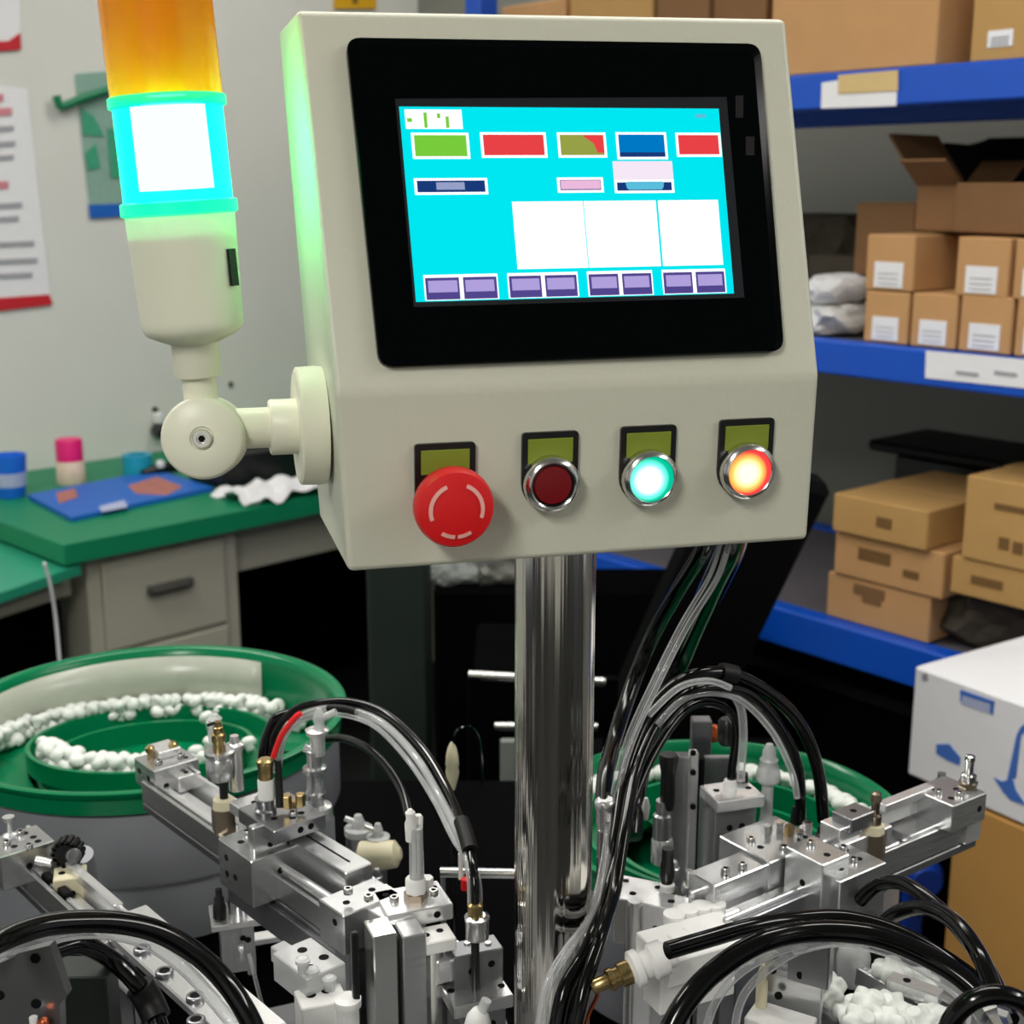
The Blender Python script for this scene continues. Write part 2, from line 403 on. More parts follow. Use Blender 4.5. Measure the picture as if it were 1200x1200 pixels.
MB().tube(spline([P(52, 660, 2.38), P(60, 690, 2.4), P(66, 730, 2.42), P(72, 800, 2.43)], 6), .003, 6).build('cord', 'paper', lab)

# things on the desk
def on_desk(u, v): return Pz(u, v, .75)
q = on_desk(14, 582); s_ = px(q)
t = thing('cup', 'blue plastic cup at the left end of the green desk', 'cup', q)
MB().lathe(q, [(15 * s_, 0), (16 * s_, .004), (20 * s_, 50 * s_), (18.5 * s_, 50 * s_), (14.5 * s_, .006)], 24).build('cup_body', 'cup_blue', t)
MB().lathe(q + V((0, 0, 14 * s_)), [(17.3 * s_, 0), (19 * s_, 16 * s_)], 24).build('printed_band', 'blue_print_light', t)
q = on_desk(84, 566); s_ = px(q)
t = thing('jar', 'small jar with a bright pink lid standing on the green desk', 'jar', q)
MB().lathe(q, [(16 * s_, 0), (17 * s_, 2 * s_), (16 * s_, 26 * s_), (14 * s_, 28 * s_)], 24).build('jar_body', 'jar_body', t)
MB().lathe(q + V((0, 0, 27.5 * s_)), [(15.5 * s_, 0), (15.5 * s_, 22 * s_), (14.5 * s_, 25 * s_), (0, 25.5 * s_)], 24).build('lid', 'pink', t)
mp_ = [on_desk(u, v) + V((0, 0, .001)) for u, v in ((33, 585), (150, 562), (196, 559), (250, 576), (165, 594), (84, 612))]
t = thing('blue_folder', 'blue printed folder lying flat on the green desk', 'folder', mp_[0])
MB().prism(mp_, V((0, 0, .010))).build('cover', 'mat_blue', t)
def flat(poly, z, th=.001): return MB().prism([on_desk(u, v) + V((0, 0, z)) for u, v in poly], V((0, 0, th)))
flat([(150, 575), (184, 564), (214, 576), (196, 586), (160, 584)], .0112).build('printed_picture', 'mat_orange', t)
flat([(66, 584), (88, 578), (92, 588), (70, 596)], .0112).build('printed_mark', 'mat_orange', t)
flat([(116, 600), (146, 592), (150, 600), (120, 606)], .0112).build('printed_title', 'blue_print_light', t)
q = on_desk(162, 556); s_ = px(q)
t = tag(MB().lathe(q, [(11 * s_, 0), (17 * s_, 0), (17 * s_, 24 * s_), (11 * s_, 24 * s_), (11 * s_, 0.0)], 24).build('tape_roll', 'cyan_tape', None, q), 'cyan roll of tape behind the blue folder on the desk', 'tape')
q = on_desk(184, 558); s_ = px(q)
t = thing('stapler', 'black desk tool with a white knob beside the cyan tape', 'tool', q)
MB().tube([q + dx * a_ + Z_ * z_ for a_, z_ in ((-.04, .012), (0, .016), (.03, .018), (.06, .014))], [.010, .016, .016, .010], 8).build('body', 'black_plastic', t)
MB().lathe(q + V((0.01, 0, .03)), [(0, -.012), (.011, -.006), (.011, .006), (0, .012)], 12).build('knob', 'white_plastic', t)
q = on_desk(300, 558)
t = thing('black_device', 'black flat equipment case on the desk behind the white cloth', 'device', q)
MB().box(q + V((0.02, .0, .045)), dx, dn, Z_, .34, .16, .088, .01).build('case', 'black_plastic', t)
MB().box(q + V((0.02, .0, .094)), dx, dn, Z_, .26, .12, .012, .004).build('lid', 'black_rubber', t)
# crumpled cloth
q = on_desk(326, 580); rows = []
for i in range(15):
    row = []
    for j in range(19):
        a_, b2_ = (j / 18 - .5), (i / 14 - .5)
        h_ = .012 + .014 * (math.sin(a_ * 17 + b2_ * 9) * math.cos(b2_ * 15 - a_ * 6)) + .02 * max(0, 1 - 3 * (a_ * a_ + b2_ * b2_))
        ed = 1 + .10 * math.sin(9 * math.atan2(b2_, a_ + 1e-6))
        row.append(q + dx * a_ * .25 * ed + dn * b2_ * .15 * ed + Z_ * max(.002, h_))
    rows.append(row)
tag(MB().grid(rows).build('cloth', 'cloth_white', None, q), 'crumpled white cloth on the green desk beside the control box', 'cloth')
# hook with black tool on wall
q = wl(186, 505, .02)
t = thing('wall_hook', 'black hook knob with pale clip on the wall above the desk', 'hook', q)
MB().lathe(q + WN * .018, [(.012, 0), (.02, .01), (.02, .04), (.012, .045)], 12, -WN).build('knob', 'black_plastic', t)
MB().box(q + Z_ * .035, dx, dn, Z_, .02, .03, .03, .004).build('clip', 'white_plastic', t)
t = tag(MB().lathe(wl(181, 480, 0) , [(.008, 0), (.008, .006), (0, .008)], 10, -WN).build('wall_screw', 'black_plastic', None, wl(181, 480)), 'dark screw head in the wall above the black hook', 'screw')
t = tag(MB().lathe(wl(270, 450, 0), [(.007, 0), (.007, .006), (0, .008)], 10, -WN).build('wall_screw', 'handle_dark', None, wl(270, 450)), 'lone dark screw head in the wall right of the tower joint', 'screw')

# ================================================================== RACK
def rs(u, v, off=0.0):                    # pixel -> (s along rack, z) on its front plane moved back by off
    p = Ppl(u, v, R0 + EB * off, EB); return (p - R0 - EB * off).dot(ER), p.z
def rp(s, d, z): q = R0 + ER * s + EB * d; q.z = z; return q
SL = []
for (u, va, vb) in ((1000, 83, 126), (1000, 402, 442), (1000, 738, 784)):
    SL.append((rs(u, va)[1], rs(u, vb)[1]))
S0, S1 = -1.15, .88
RK = thing('shelf_rack', 'blue steel storage rack with three loaded shelves along right wall', 'rack', rp(0, 0, 0))
for k, (za, zb) in enumerate(SL):
    MB().box(rp((S0 + S1) / 2, .02, (za + zb) / 2), ER, EB, Z_, S1 - S0, .04, za - zb, .003).build('beam', 'rack_blue', RK)
    MB().box(rp((S0 + S1) / 2, .56, (za + zb) / 2), ER, EB, Z_, S1 - S0, .04, za - zb, .003).build('beam', 'rack_blue', RK)
    MB().box(rp((S0 + S1) / 2, .29, za - .012), ER, EB, Z_, S1 - S0 - .01, .495, .014, 0).build('shelf_board', 'rack_deck', RK)
for s in (S0, S1):
    for d in (.02, .56):
        MB().box(rp(s + (.025 if s > 0 else -.025), d, 1.15), ER, EB, Z_, .05, .05, 2.3, .003).build('upright', 'rack_blue', RK)
# labels on beams
def rackquad(b, pts, off=-.002, th=.0015):
    b.prism([Ppl(u, v, R0 + EB * off, EB) for u, v in pts], EB * th); return b
rackquad(MB(), [(963, 97), (1052, 83), (1050, 124), (962, 127)]).build('shelf_label', 'paper', RK)
rackquad(MB(), [(982, 88), (1052, 82), (1052, 106), (982, 110)], -.004).build('shelf_label', 'paper_yellow', RK)
rackquad(MB(), [(1085, 411), (1230, 424), (1230, 458), (1084, 443)]).build('shelf_label', 'paper', RK)
b = MB()
for uu in (1120, 1165): rackquad(b, [(uu, 434), (uu + 26, 437), (uu + 26, 441), (uu, 438)], -.004)
b.build('printed_text', 'poster_print', RK)['kind'] = 'stuff'

CB = []
def carton(label, pts, dep, m='cardboard', off=.0, z0=None, name='cardboard_box', paper=None, group=None, flaps=False, yaw=0., lid=True):
    """front face from pixel (u0,v0)-(u1,v1) on the rack plane set back by off; dep = depth; rests on z0"""
    (u0, v0, u1, v1) = pts
    vm_ = min(max((v0 + v1) / 2, 5), 1195); s1 = rs(u0, vm_, off)[0]; s0 = rs(u1, vm_, off)[0]; zt_ = (rs(u1, v0, off)[1] + rs(u0, v0, off)[1]) / 2; zb = rs(u0, v1, off)[1]
    if z0 is not None: zb = z0
    q = rp((s0 + s1) / 2, off + dep / 2, zb)
    t = thing(name, label, 'box', q, group)
    e1 = rot2(yaw) @ ER; e2 = rot2(yaw) @ EB
    l, h = abs(s1 - s0), zt_ - zb
    MB().box(q + Z_ * (h / 2 + .0005), e1, e2, Z_, l, dep, h - .001, .002).build('carton', m, t)
    if lid:
        MB().box(q + Z_ * (h + .0004), e1, e2, Z_, l * .995, .045, .0012, 0).build('tape_strip', 'cardboard_tan', t)
    if flaps:
        for sg in (-1, 1):
            mb = MB(); o_ = q + e2 * (sg * dep / 2) + Z_ * h
            tilt = (e2 * sg * .8 + Z_ * .6).normalized()
            mb.box(o_ + tilt * dep * .22, e1, tilt, e1.cross(tilt), l, dep * .44, .004, 0).build('flap', m, t)
        mb = MB(); tilt = (e1 * 1 * .6 + Z_ * .8).normalized()
        mb.box(q + e1 * (l / 2) + Z_ * h + tilt * .05, e2, tilt, e2.cross(tilt), dep, .10, .004, 0).build('flap', m, t)
    if paper:
        (a0, b0, a1, b1) = paper
        mb = MB(); fr = q - e2 * (dep / 2)
        mb.box(fr - e2 * .001 + e1 * (l * (.5 - (a0 + a1) / 2)) + Z_ * (h * (1 - (b0 + b1) / 2)), e1, e2, Z_, l * (a1 - a0), .0012, h * (b1 - b0), 0)
        pp = mb.build('paper_label', 'paper', t)
        mb = MB()
        for k in range(3):
            mb.box(fr - e2 * .0022 + e1 * (l * (.5 - (a0 + a1) / 2)) + Z_ * (h * (1 - (b0 + (b1 - b0) * (.45 + .2 * k)))), e1, e2, Z_, l * (a1 - a0) * .7, .0008, h * .012, 0)
        mb.build('printed_lines', 'paper_grey', pp)
    CB.append((q, l, h, dep)); return t, q, e1, e2, l, h
def stamp(t, q, e1, e2, dep, l, h, marks, m='print_brown'):
    mb = MB()
    for (a, b2_, w_, h_) in marks:
        mb.box(q - e2 * (dep / 2 + .001) + e1 * (l * (.5 - a)) + Z_ * (h * (1 - b2_)), e1, e2, Z_, l * w_, .0012, h * h_, 0)
    o_ = mb.build('printed_mark', m, t)
    if len(marks) > 1: o_['kind'] = 'stuff'
z1, z2, z3 = SL[0][0], SL[1][0], SL[2][0]
# shelf 2
g = 'labelled cartons on the middle shelf'
lp = (.2, .48, .8, .93)
c_ = []
for lab, (ua, ub) in (('lower labelled carton at left end of middle shelf row', (1013, 1064)), ('lower labelled carton second from left on middle shelf', (1068, 1121)),
                      ('lower labelled carton third from left on middle shelf', (1125, 1186)), ('lower labelled carton at right frame edge on middle shelf', (1191, 1246))):
    r_ = carton(lab, (ua, 342 + (ua - 1013) * .045, ub, 404), .22, 'cardboard', .03, z2, paper=lp, group=g); c_.append(r_)
zr = c_[0][1].z + c_[0][5]
for lab, (ua, ub) in (('upper labelled carton at left end of middle shelf stack', (1015, 1071)), ('upper labelled carton in the middle of the middle shelf stack', (1121, 1183)), ('upper labelled carton cut by the right frame edge', (1189, 1248))):
    carton(lab, (ua, 275 + (ua - 1013) * .03, ub, 340), .30, 'cardboard', .03, zr + .001, paper=lp, group=g)
zr2 = rs(1040, 275, .03)[1]
carton('small brown carton lying behind the upper labelled stack', (1003, 238, 1072, 280), .10, 'cardboard_dark', .20, zr2 - .08)
carton('open brown carton with raised flaps on the labelled stack', (1073, 216, 1125, 270), .14, 'cardboard_dark', .10, zr2 + .004, flaps=True, lid=False)
carton('wide brown carton leaning on top of the labelled stack', (1122, 214, 1236, 268), .18, 'cardboard_dark', .06, zr2 + .004, lid=False, flaps=False, yaw=-.2)
carton('dark brown carton far back on the middle shelf', (946, 300, 1012, 372), .2, 'bag_dark', .24, z2, lid=False)
def blob(name, label, cat, u, v, off, sx, sy, sz, m, z0, seed=1, part='bag'):
    s, z = rs(u, v, off); q = rp(s, off, z0); rnd = random.Random(seed)
    t = thing(name, label, cat, q); bm = bmesh.new(); bmesh.ops.create_icosphere(bm, subdivisions=3, radius=1)
    ph = [rnd.uniform(0, 6) for _ in range(6)]
    for w in bm.verts:
        c = w.co.copy(); k = 1 + .13 * math.sin(c.x * 5 + ph[0]) * math.cos(c.z * 4 + ph[1]) + .10 * math.sin(c.y * 7 + ph[2] + c.z * 5) + .05 * math.sin(c.x * 13 + ph[3])
        zz = max(-.72, min(.8, c.z * k))
        w.co = q + ER * (c.x * k * sx) + EB * (c.y * k * sy) + Z_ * ((zz + .72) * sz)
    mb = MB(); mb.merge(bm); mb.build(part, m, t); return t, q
blob('plastic_bag', 'white printed plastic bag on top at left end of middle shelf', 'bag', 982, 350, .12, .046, .07, .032, 'cloth_white', z2 + .053, 3)
blob('plastic_bag', 'lower white bag with tan corner on the middle shelf', 'bag', 980, 385, .12, .052, .08, .034, 'white_plastic', z2, 5)
blob('fabric_bag', 'dark crumpled bag behind the white bags on middle shelf', 'bag', 965, 290, .40, .12, .1, .13, 'bag_dark', z2, 8)
blob('fabric_heap', 'black cloth heap at right end behind the cartons', 'cloth', 1190, 200, .47, .2, .07, .22, 'black_cloth', z2, 9, 'heap')
# shelf 1 (top)
carton('large brown carton on the top shelf above the control box', (905, -90, 1100, 84), .32, 'cardboard', .01, z1, paper=None)
t_, q_, e1, e2, l_, h_ = carton('tall tan carton with small label at right end of top shelf', (1141, -70, 1215, 72), .3, 'cardboard_tan', .02, z1, paper=(.28, .74, .68, .88))
carton('brown carton end peeking over the box, second on top shelf', (836, -60, 898, 70), .3, 'cardboard_dark', .03, z1)
carton('yellowish carton peeking over the middle of the box', (668, -60, 765, 60), .26, 'cardboard_tan', .03, z1)
carton('flat brown carton peeking over the box beside the blue upright', (588, 3, 662, 60), .26, 'cardboard', .03, z1)
carton('dark brown carton peeking between its neighbours on the top shelf', (770, -60, 830, 60), .28, 'cardboard_dark', .02, z1)
# shelf 3
t_, q_, e1, e2, l_, h_ = carton('battered brown carton at the bottom of the left stack', (968, 684, 1090, 750), .26, 'cardboard', .03, z3, lid=False)
stamp(t_, q_, e1, e2, .26, l_, h_, [(.42, .22, .3, .22), (.45, .4, .18, .14)], 'cardboard_dark'); za_ = q_.z + h_
t_, q_, e1, e2, l_, h_ = carton('middle brown carton of the left stack on lower shelf', (977, 634, 1106, 702), .24, 'cardboard', .025, za_ + .001, lid=False)
stamp(t_, q_, e1, e2, .24, l_, h_, [(.38, .4, .3, .26), (.72, .6, .14, .16)]); za_ = q_.z + h_
t_, q_, e1, e2, l_, h_ = carton('top carton of the left stack, small dark print on front', (975, 588, 1086, 656), .30, 'cardboard_tan', .01, za_ + .001)
stamp(t_, q_, e1, e2, .30, l_, h_, [(.56, .5, .16, .26)])
q = blob('plastic_bag', 'dark crumpled bag under the right stack on lower shelf', 'bag', 1168, 735, .15, .11, .09, .064, 'bag_dark', z3, 12)
zc = z3 + .10
t_, q_, e1, e2, l_, h_ = carton('lower tan carton of the right stack on lower shelf', (1112, 664, 1240, 742), .26, 'cardboard_tan', .02, zc, lid=False)
stamp(t_, q_, e1, e2, .26, l_, h_, [(.35, .5, .3, .22)])
zc = q_.z + h_
t_, q_, e1, e2, l_, h_ = carton('upper tan carton of the right stack, dark lettering on front', (1128, 566, 1250, 690), .26, 'cardboard_tan', .015, zc + .001)
stamp(t_, q_, e1, e2, .26, l_, h_, [(.42, .72, .1, .14), (.56, .74, .1, .14), (.68, .75, .07, .12), (.5, .3, .4, .07)])
s, z = rs(1130, 540, .42)
t = thing('black_case', 'black case with a broad flat lid behind the cartons', 'case', rp(s, .36, z3))
MB().box(rp(s, .42, z3 + .12), ER, EB, Z_, .22, .14, .238, .01).build('body', 'black_plastic', t)
MB().box(rp(s, .42, z3 + .25), ER, EB, Z_, .30, .20, .02, .006).build('lid', 'black_rubber', t)
MB().box(rp(s + .02, .347, z3 + .19), ER, EB, Z_, .03, .006, .03, .002).build('clasp', 'chrome_ring', t)

for k_, (a_, l_, h_, lab) in enumerate(((-.75, .62, .52, 'added black crate darkening the near end under the rack'), (-.08, .62, .56, 'added black crate darkening the middle under the rack'), (.54, .52, .50, 'added black crate darkening the far end under the rack'))):
    t = thing('dark_filler_crate', lab, 'crate', rp(a_, .3, 0))  # invented crates, put in to keep the space under the rack dark
    MB().box(rp(a_, .3, h_ / 2 + .0005), ER, EB, Z_, l_, .42, h_, .012).build('crate_body', 'black_matte', t)
    MB().box(rp(a_, .3, h_ + .012), ER, EB, Z_, l_ * 1.03, .44, .022, .008).build('lid', 'black_rubber', t)
# boxes in front of the rack at right -------------------------------------
wb = Pz(1063, 907, .66)
e1 = V((1094 / 1600, -1.028, 0)).normalized(); e2 = V((-e1.y, e1.x, 0))     # e1 toward the near right, e2 away
t = thing('white_box', 'white carton with blue printed pictures on the brown box', 'box', wb)
hw = .158
MB().box(wb + e1 * .26 + e2 * .15 + Z_ * (hw / 2), e1, e2, Z_, .52, .30, hw, .003).build('carton', 'paper', t)
def wq(b, pts, th=.0012):
    b.prism([Ppl(u, v, wb - e2 * .0012, e2) for u, v in pts], e2 * th); return b
b = MB(); wq(b, [(1125, 808), (1165, 822), (1164, 826), (1128, 815), (1127, 822), (1125, 822)]); wq(b, [(1161, 822), (1165, 822), (1163, 838), (1160, 836)])
b.build('printed_frame', 'blue_print', t)
wq(MB(), [(1128, 815), (1160, 826), (1159, 836), (1126, 825)]).build('printed_panel', 'blue_print_light', t)
wq(MB(), [(1097, 872), (1112, 872), (1125, 888), (1124, 897), (1110, 891), (1097, 883)]).build('printed_picture', 'blue_print', t)
b = MB(); wq(b, [(1191, 862), (1196, 852), (1210, 842), (1210, 850), (1196, 862), (1190, 912), (1180, 914)])
wq(b, [(1164, 911), (1174, 916), (1186, 912), (1190, 926), (1202, 944), (1184, 938), (1175, 928)])
b.build('printed_picture', 'blue_print', t)
wq(MB(), [(1080, 790), (1086, 789), (1087, 797), (1081, 798)]).build('printed_mark', 'paper_grey', t)
bb = Pz(1108, 938, .658); bb = bb + e2 * .02; bb.z = 0
t = thing('cardboard_box', 'large ochre carton standing on the floor under the white box', 'box', bb)
MB().box(bb + e1 * .26 + e2 * .16 + Z_ * .328, e1, e2, Z_, .52, .32, .656, .003).build('carton', 'cardboard_ochre', t)
MB().box(bb + e1 * .26 - e2 * .001 + Z_ * .60, e1, e2, Z_, .04, .0012, .11, 0).build('tape_strip', 'cardboard_tan', t)
# blue stand by the floor
q = P(1072, 1015, 1.72); 
t = thing('blue_stand', 'blue post with rounded foot beside the ochre carton', 'stand', V((q.x, q.y, 0)))
MB().box(V((q.x, q.y, .5)), X_, Y_, Z_, .026, .026, 1.0 + 2 * (q.z + .04 - 1.0), .003).build('post', 'blue_deep', t)
MB().lathe(P(1090, 1040, 1.68) + V((0, .03, 0)), [(.022, -.02), (.028, 0), (.02, .02)], 16, -Y_).build('knob', 'blue_deep', t)
exec_after = []

# ================================================================== DARK THINGS BEHIND THE MACHINE
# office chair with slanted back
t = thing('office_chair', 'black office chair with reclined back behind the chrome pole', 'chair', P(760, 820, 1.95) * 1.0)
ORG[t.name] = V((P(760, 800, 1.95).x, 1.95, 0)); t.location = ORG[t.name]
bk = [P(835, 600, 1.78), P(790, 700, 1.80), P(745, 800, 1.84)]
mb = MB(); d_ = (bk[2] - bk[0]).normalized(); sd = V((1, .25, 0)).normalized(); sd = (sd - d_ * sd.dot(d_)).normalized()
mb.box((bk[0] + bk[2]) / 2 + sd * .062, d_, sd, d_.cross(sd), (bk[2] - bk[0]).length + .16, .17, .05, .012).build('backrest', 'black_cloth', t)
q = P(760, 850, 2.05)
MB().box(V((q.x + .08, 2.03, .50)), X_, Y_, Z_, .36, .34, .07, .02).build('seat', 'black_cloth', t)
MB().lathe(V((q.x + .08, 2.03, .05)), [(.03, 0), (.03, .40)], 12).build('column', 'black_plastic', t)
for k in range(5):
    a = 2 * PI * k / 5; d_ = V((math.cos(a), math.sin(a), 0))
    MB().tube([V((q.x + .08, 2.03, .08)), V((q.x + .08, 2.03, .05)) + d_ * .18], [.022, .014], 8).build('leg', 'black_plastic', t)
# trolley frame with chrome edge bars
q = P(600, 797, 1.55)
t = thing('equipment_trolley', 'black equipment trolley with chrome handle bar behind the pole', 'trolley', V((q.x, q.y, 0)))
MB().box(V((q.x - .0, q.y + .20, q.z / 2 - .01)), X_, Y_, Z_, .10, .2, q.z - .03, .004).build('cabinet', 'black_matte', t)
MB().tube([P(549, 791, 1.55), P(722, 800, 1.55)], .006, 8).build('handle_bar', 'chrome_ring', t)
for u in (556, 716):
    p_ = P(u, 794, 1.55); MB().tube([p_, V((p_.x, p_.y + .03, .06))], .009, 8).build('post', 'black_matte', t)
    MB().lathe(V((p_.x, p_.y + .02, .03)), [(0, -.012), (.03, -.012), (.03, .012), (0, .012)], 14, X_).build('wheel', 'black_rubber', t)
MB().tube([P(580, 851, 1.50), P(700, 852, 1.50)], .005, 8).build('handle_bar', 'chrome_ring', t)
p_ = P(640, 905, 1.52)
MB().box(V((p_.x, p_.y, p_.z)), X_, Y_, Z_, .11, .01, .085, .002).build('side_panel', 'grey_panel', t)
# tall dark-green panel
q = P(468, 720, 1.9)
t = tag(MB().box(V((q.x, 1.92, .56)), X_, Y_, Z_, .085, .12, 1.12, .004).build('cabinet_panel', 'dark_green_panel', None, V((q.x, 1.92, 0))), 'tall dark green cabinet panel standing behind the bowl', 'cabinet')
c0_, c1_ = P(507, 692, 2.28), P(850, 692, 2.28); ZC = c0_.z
t = tag(MB().box(V(((c0_.x + c1_.x) / 2, 2.36, ZC / 2)), X_, Y_, Z_, c1_.x - c0_.x, .14, ZC, .01).build('dark_filler_cabinet', 'black_matte', None, V((c0_.x, 2.36, 0))), 'added long black cabinet darkening the background under the control box', 'cabinet')  # invented black block, widened to darken the background behind the pole
for k, (uu, vv, lab) in enumerate(((532, 682, 'grey rag lying left on the added black cabinet'), (585, 680, 'dark grey rag lying right on the added black cabinet'))):
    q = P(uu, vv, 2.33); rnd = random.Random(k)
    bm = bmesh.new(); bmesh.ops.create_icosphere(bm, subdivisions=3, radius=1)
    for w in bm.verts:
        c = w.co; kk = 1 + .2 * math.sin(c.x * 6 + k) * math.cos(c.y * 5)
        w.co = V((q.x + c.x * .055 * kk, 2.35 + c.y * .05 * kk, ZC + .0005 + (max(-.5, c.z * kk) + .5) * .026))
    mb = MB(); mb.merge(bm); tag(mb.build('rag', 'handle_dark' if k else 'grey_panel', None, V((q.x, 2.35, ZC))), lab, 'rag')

# ================================================================== CONTROL BOX
BN = V((-.2527, .9675, 0))                          # into the box, horizontal
BR_ = V((.9675, .2527, 0))                          # along the box to the right
cTL, cTR = P(346, 12, .6717), P(922, 22, .7331)
cBL, cBR = P(392, 461, .6193), P(961, 440, .6807)
cbL, cbR = P(408, 671, .6234), P(947, 633, .6848)
box_c = (cTL + cTR + cbL + cbR) / 4 + BN * .05
CBX = thing('control_box', 'grey white control box with touch screen and four buttons on chrome pole', 'control panel', V((box_c.x, box_c.y, cbL.z)))
def inset_loops():
    lft = [cTL, cBL, cbL, cbL + BN * .112, cTL + BN * .085]
    rgt = [cTR, cBR, cbR, cbR + BN * .112, cTR + BN * .085]
    return lft, rgt
lft, rgt = inset_loops()
bm = bmesh.new(); la = [bm.verts.new(p) for p in lft]; ra = [bm.verts.new(p) for p in rgt]
bm.faces.new(la); bm.faces.new(ra[::-1])
for k in range(5): bm.faces.new((la[k], ra[k], ra[(k + 1) % 5], la[(k + 1) % 5]))
bmesh.ops.recalc_face_normals(bm, faces=bm.faces)
bmesh.ops.bevel(bm, geom=list(bm.edges), offset=.0032, segments=3, affect='EDGES', profile=.5)
for f in bm.faces: f.smooth = True
mb = MB(); mb.merge(bm); hs = mb.build('housing', 'enclosure', CBX)
hs.modifiers.new('wn', 'WEIGHTED_NORMAL').keep_sharp = True
# upper face plane
uo = (cTL + cTR + cBL + cBR) / 4; un = ((cTR - cBL).cross(cTL - cBR)).normalized()
if un.dot(CAM - uo) < 0: un = -un
lo = (cBL + cBR + cbL + cbR) / 4; ln = ((cBR - cbL).cross(cBL - cbR)).normalized()
if ln.dot(CAM - lo) < 0: ln = -ln
def up(u, v, off=0.0): return Ppl(u, v, uo + un * off, un)
def lp_(u, v, off=0.0): return Ppl(u, v, lo + ln * off, ln)
def rpoly(c, r=.06, n=5):
    out = []; m = len(c)
    for i in range(m):
        a, b, d = c[i - 1], c[i], c[(i + 1) % m]
        ra = min(r, (a - b).length * .45); p0 = b + (a - b).normalized() * ra; p2 = b + (d - b).normalized() * ra
        for k in range(n + 1):
            t = k / n; out.append(p0 * (1 - t) ** 2 + b * 2 * t * (1 - t) + p2 * t * t)
    return out
bz = rpoly([up(404, 48), up(887, 55), up(915, 413), up(443, 432)], .007)
b2 = rpoly([up(408, 52, .005), up(883, 59, .005), up(911, 410, .005), up(447, 428, .005)], .0065)
mb = MB(); mb.loft([[p - un * .001 for p in bz], [p + un * .004 for p in bz], b2]); TS = mb.build('touch_screen', 'bezel', CBX)
mb = MB(); mb.prism([up(463, 116, .005), up(851, 114, .005), up(872, 349, .005), up(485, 360, .005)], un * .0004); mb.build('screen_rim', 'screen_rim', TS)
s00, s10, s11, s01 = [up(u, v, .0054) for u, v in ((467.5, 125), (842, 127.5), (860, 344), (487.5, 354))]
def ui(s, t, k): return s00 * (1 - s) * (1 - t) + s10 * s * (1 - t) + s11 * s * t + s01 * (1 - s) * t + un * (.0001 * k)
def uiq(name, m, k, *rects):
    mb = MB()
    for a0, t0, a1, t1 in rects: mb.prism([ui(a0, t0, k), ui(a1, t0, k), ui(a1, t1, k), ui(a0, t1, k)], un * .00008)
    return mb.build(name, m, TS)
uiq('display', 'ui_cyan', 1, (0, 0, 1, 1))
def button(a0, t0, a1, t1, m, rim='ui_white', w=.008):
    uiq('icon_frame', rim, 2, (a0, t0, a1, t1)); return uiq('icon', m, 3, (a0 + w, t0 + w * 1.6, a1 - w, t1 - w * 1.6))
uiq('icon', 'ui_white', 2, (.015, .015, .185, .115))
uiq('icon_mark', 'ui_green', 3, (.02, .06, .035, .08), (.07, .03, .08, .11), (.11, .035, .12, .06), (.135, .05, .145, .11))
button(.028, .135, .20, .27, 'ui_green')
button(.235, .132, .437, .265, 'ui_red')
button(.472, .132, .625, .265, 'ui_olive')
mb = MB(); mb.prism([ui(.55, .147, 4), ui(.617, .147, 4), ui(.617, .24, 4), ui(.595, .24, 4), ui(.585, .19, 4)], un * .00008); mb.build('icon_mark', 'ui_red', TS)
button(.657, .130, .82, .275, 'ui_blue')
uiq('icon_mark', 'ui_navy', 4, (.665, .238, .812, .262))
button(.85, .132, .998, .262, 'ui_red')
button(.025, .37, .245, .455, 'ui_navy'); uiq('icon_text', 'ui_mauve', 4, (.09, .392, .175, .43))
button(.46, .37, .605, .45, 'ui_violet'); uiq('icon_text', 'ui_pink', 4, (.47, .386, .595, .432))
uiq('icon', 'ui_pale', 2, (.64, .285, .832, .385))
button(.64, .385, .832, .455, 'ui_navy'); 
mb = MB(); mb.prism(rpoly([ui(.675, .395, 4), ui(.80, .395, 4), ui(.795, .438, 4), ui(.68, .438, 4)], .0015), un * .00008); mb.build('icon_text', 'ui_sky', TS)
uiq('icon_text', 'ui_sky', 2, (.92, .03, .955, .05))
for a0, a1 in ((.315, .535), (.538, .768), (.775, .972)): uiq('data_panel', 'ui_white', 2, (a0, .495, a1, .845))
for a0, a1 in ((.032, .247), (.285, .495), (.533, .733), (.772, .972)):
    am = (a0 + a1) / 2
    uiq('icon_frame', 'ui_white', 2, (a0 - .004, .865, a1 + .004, .995))
    uiq('icon', 'ui_violet', 3, (a0, .88, am - .006, .992), (am + .006, .88, a1, .992))
    uiq('icon', 'ui_lilac', 4, (a0 + .008, .895, am - .012, .955), (am + .012, .895, a1 - .008, .955))
# small indicator marks on the bezel
mb = MB()
for u0, v0, u1, v1 in ((862, 112, 871, 138), (874, 160, 884, 182)):
    mb.prism([up(u0, v0, .005), up(u1, v0, .005), up(u1, v1, .005), up(u0, v1, .005)], un * .0001)
mb.build('printed_mark', 'black_rubber', TS)['kind'] = 'stuff'
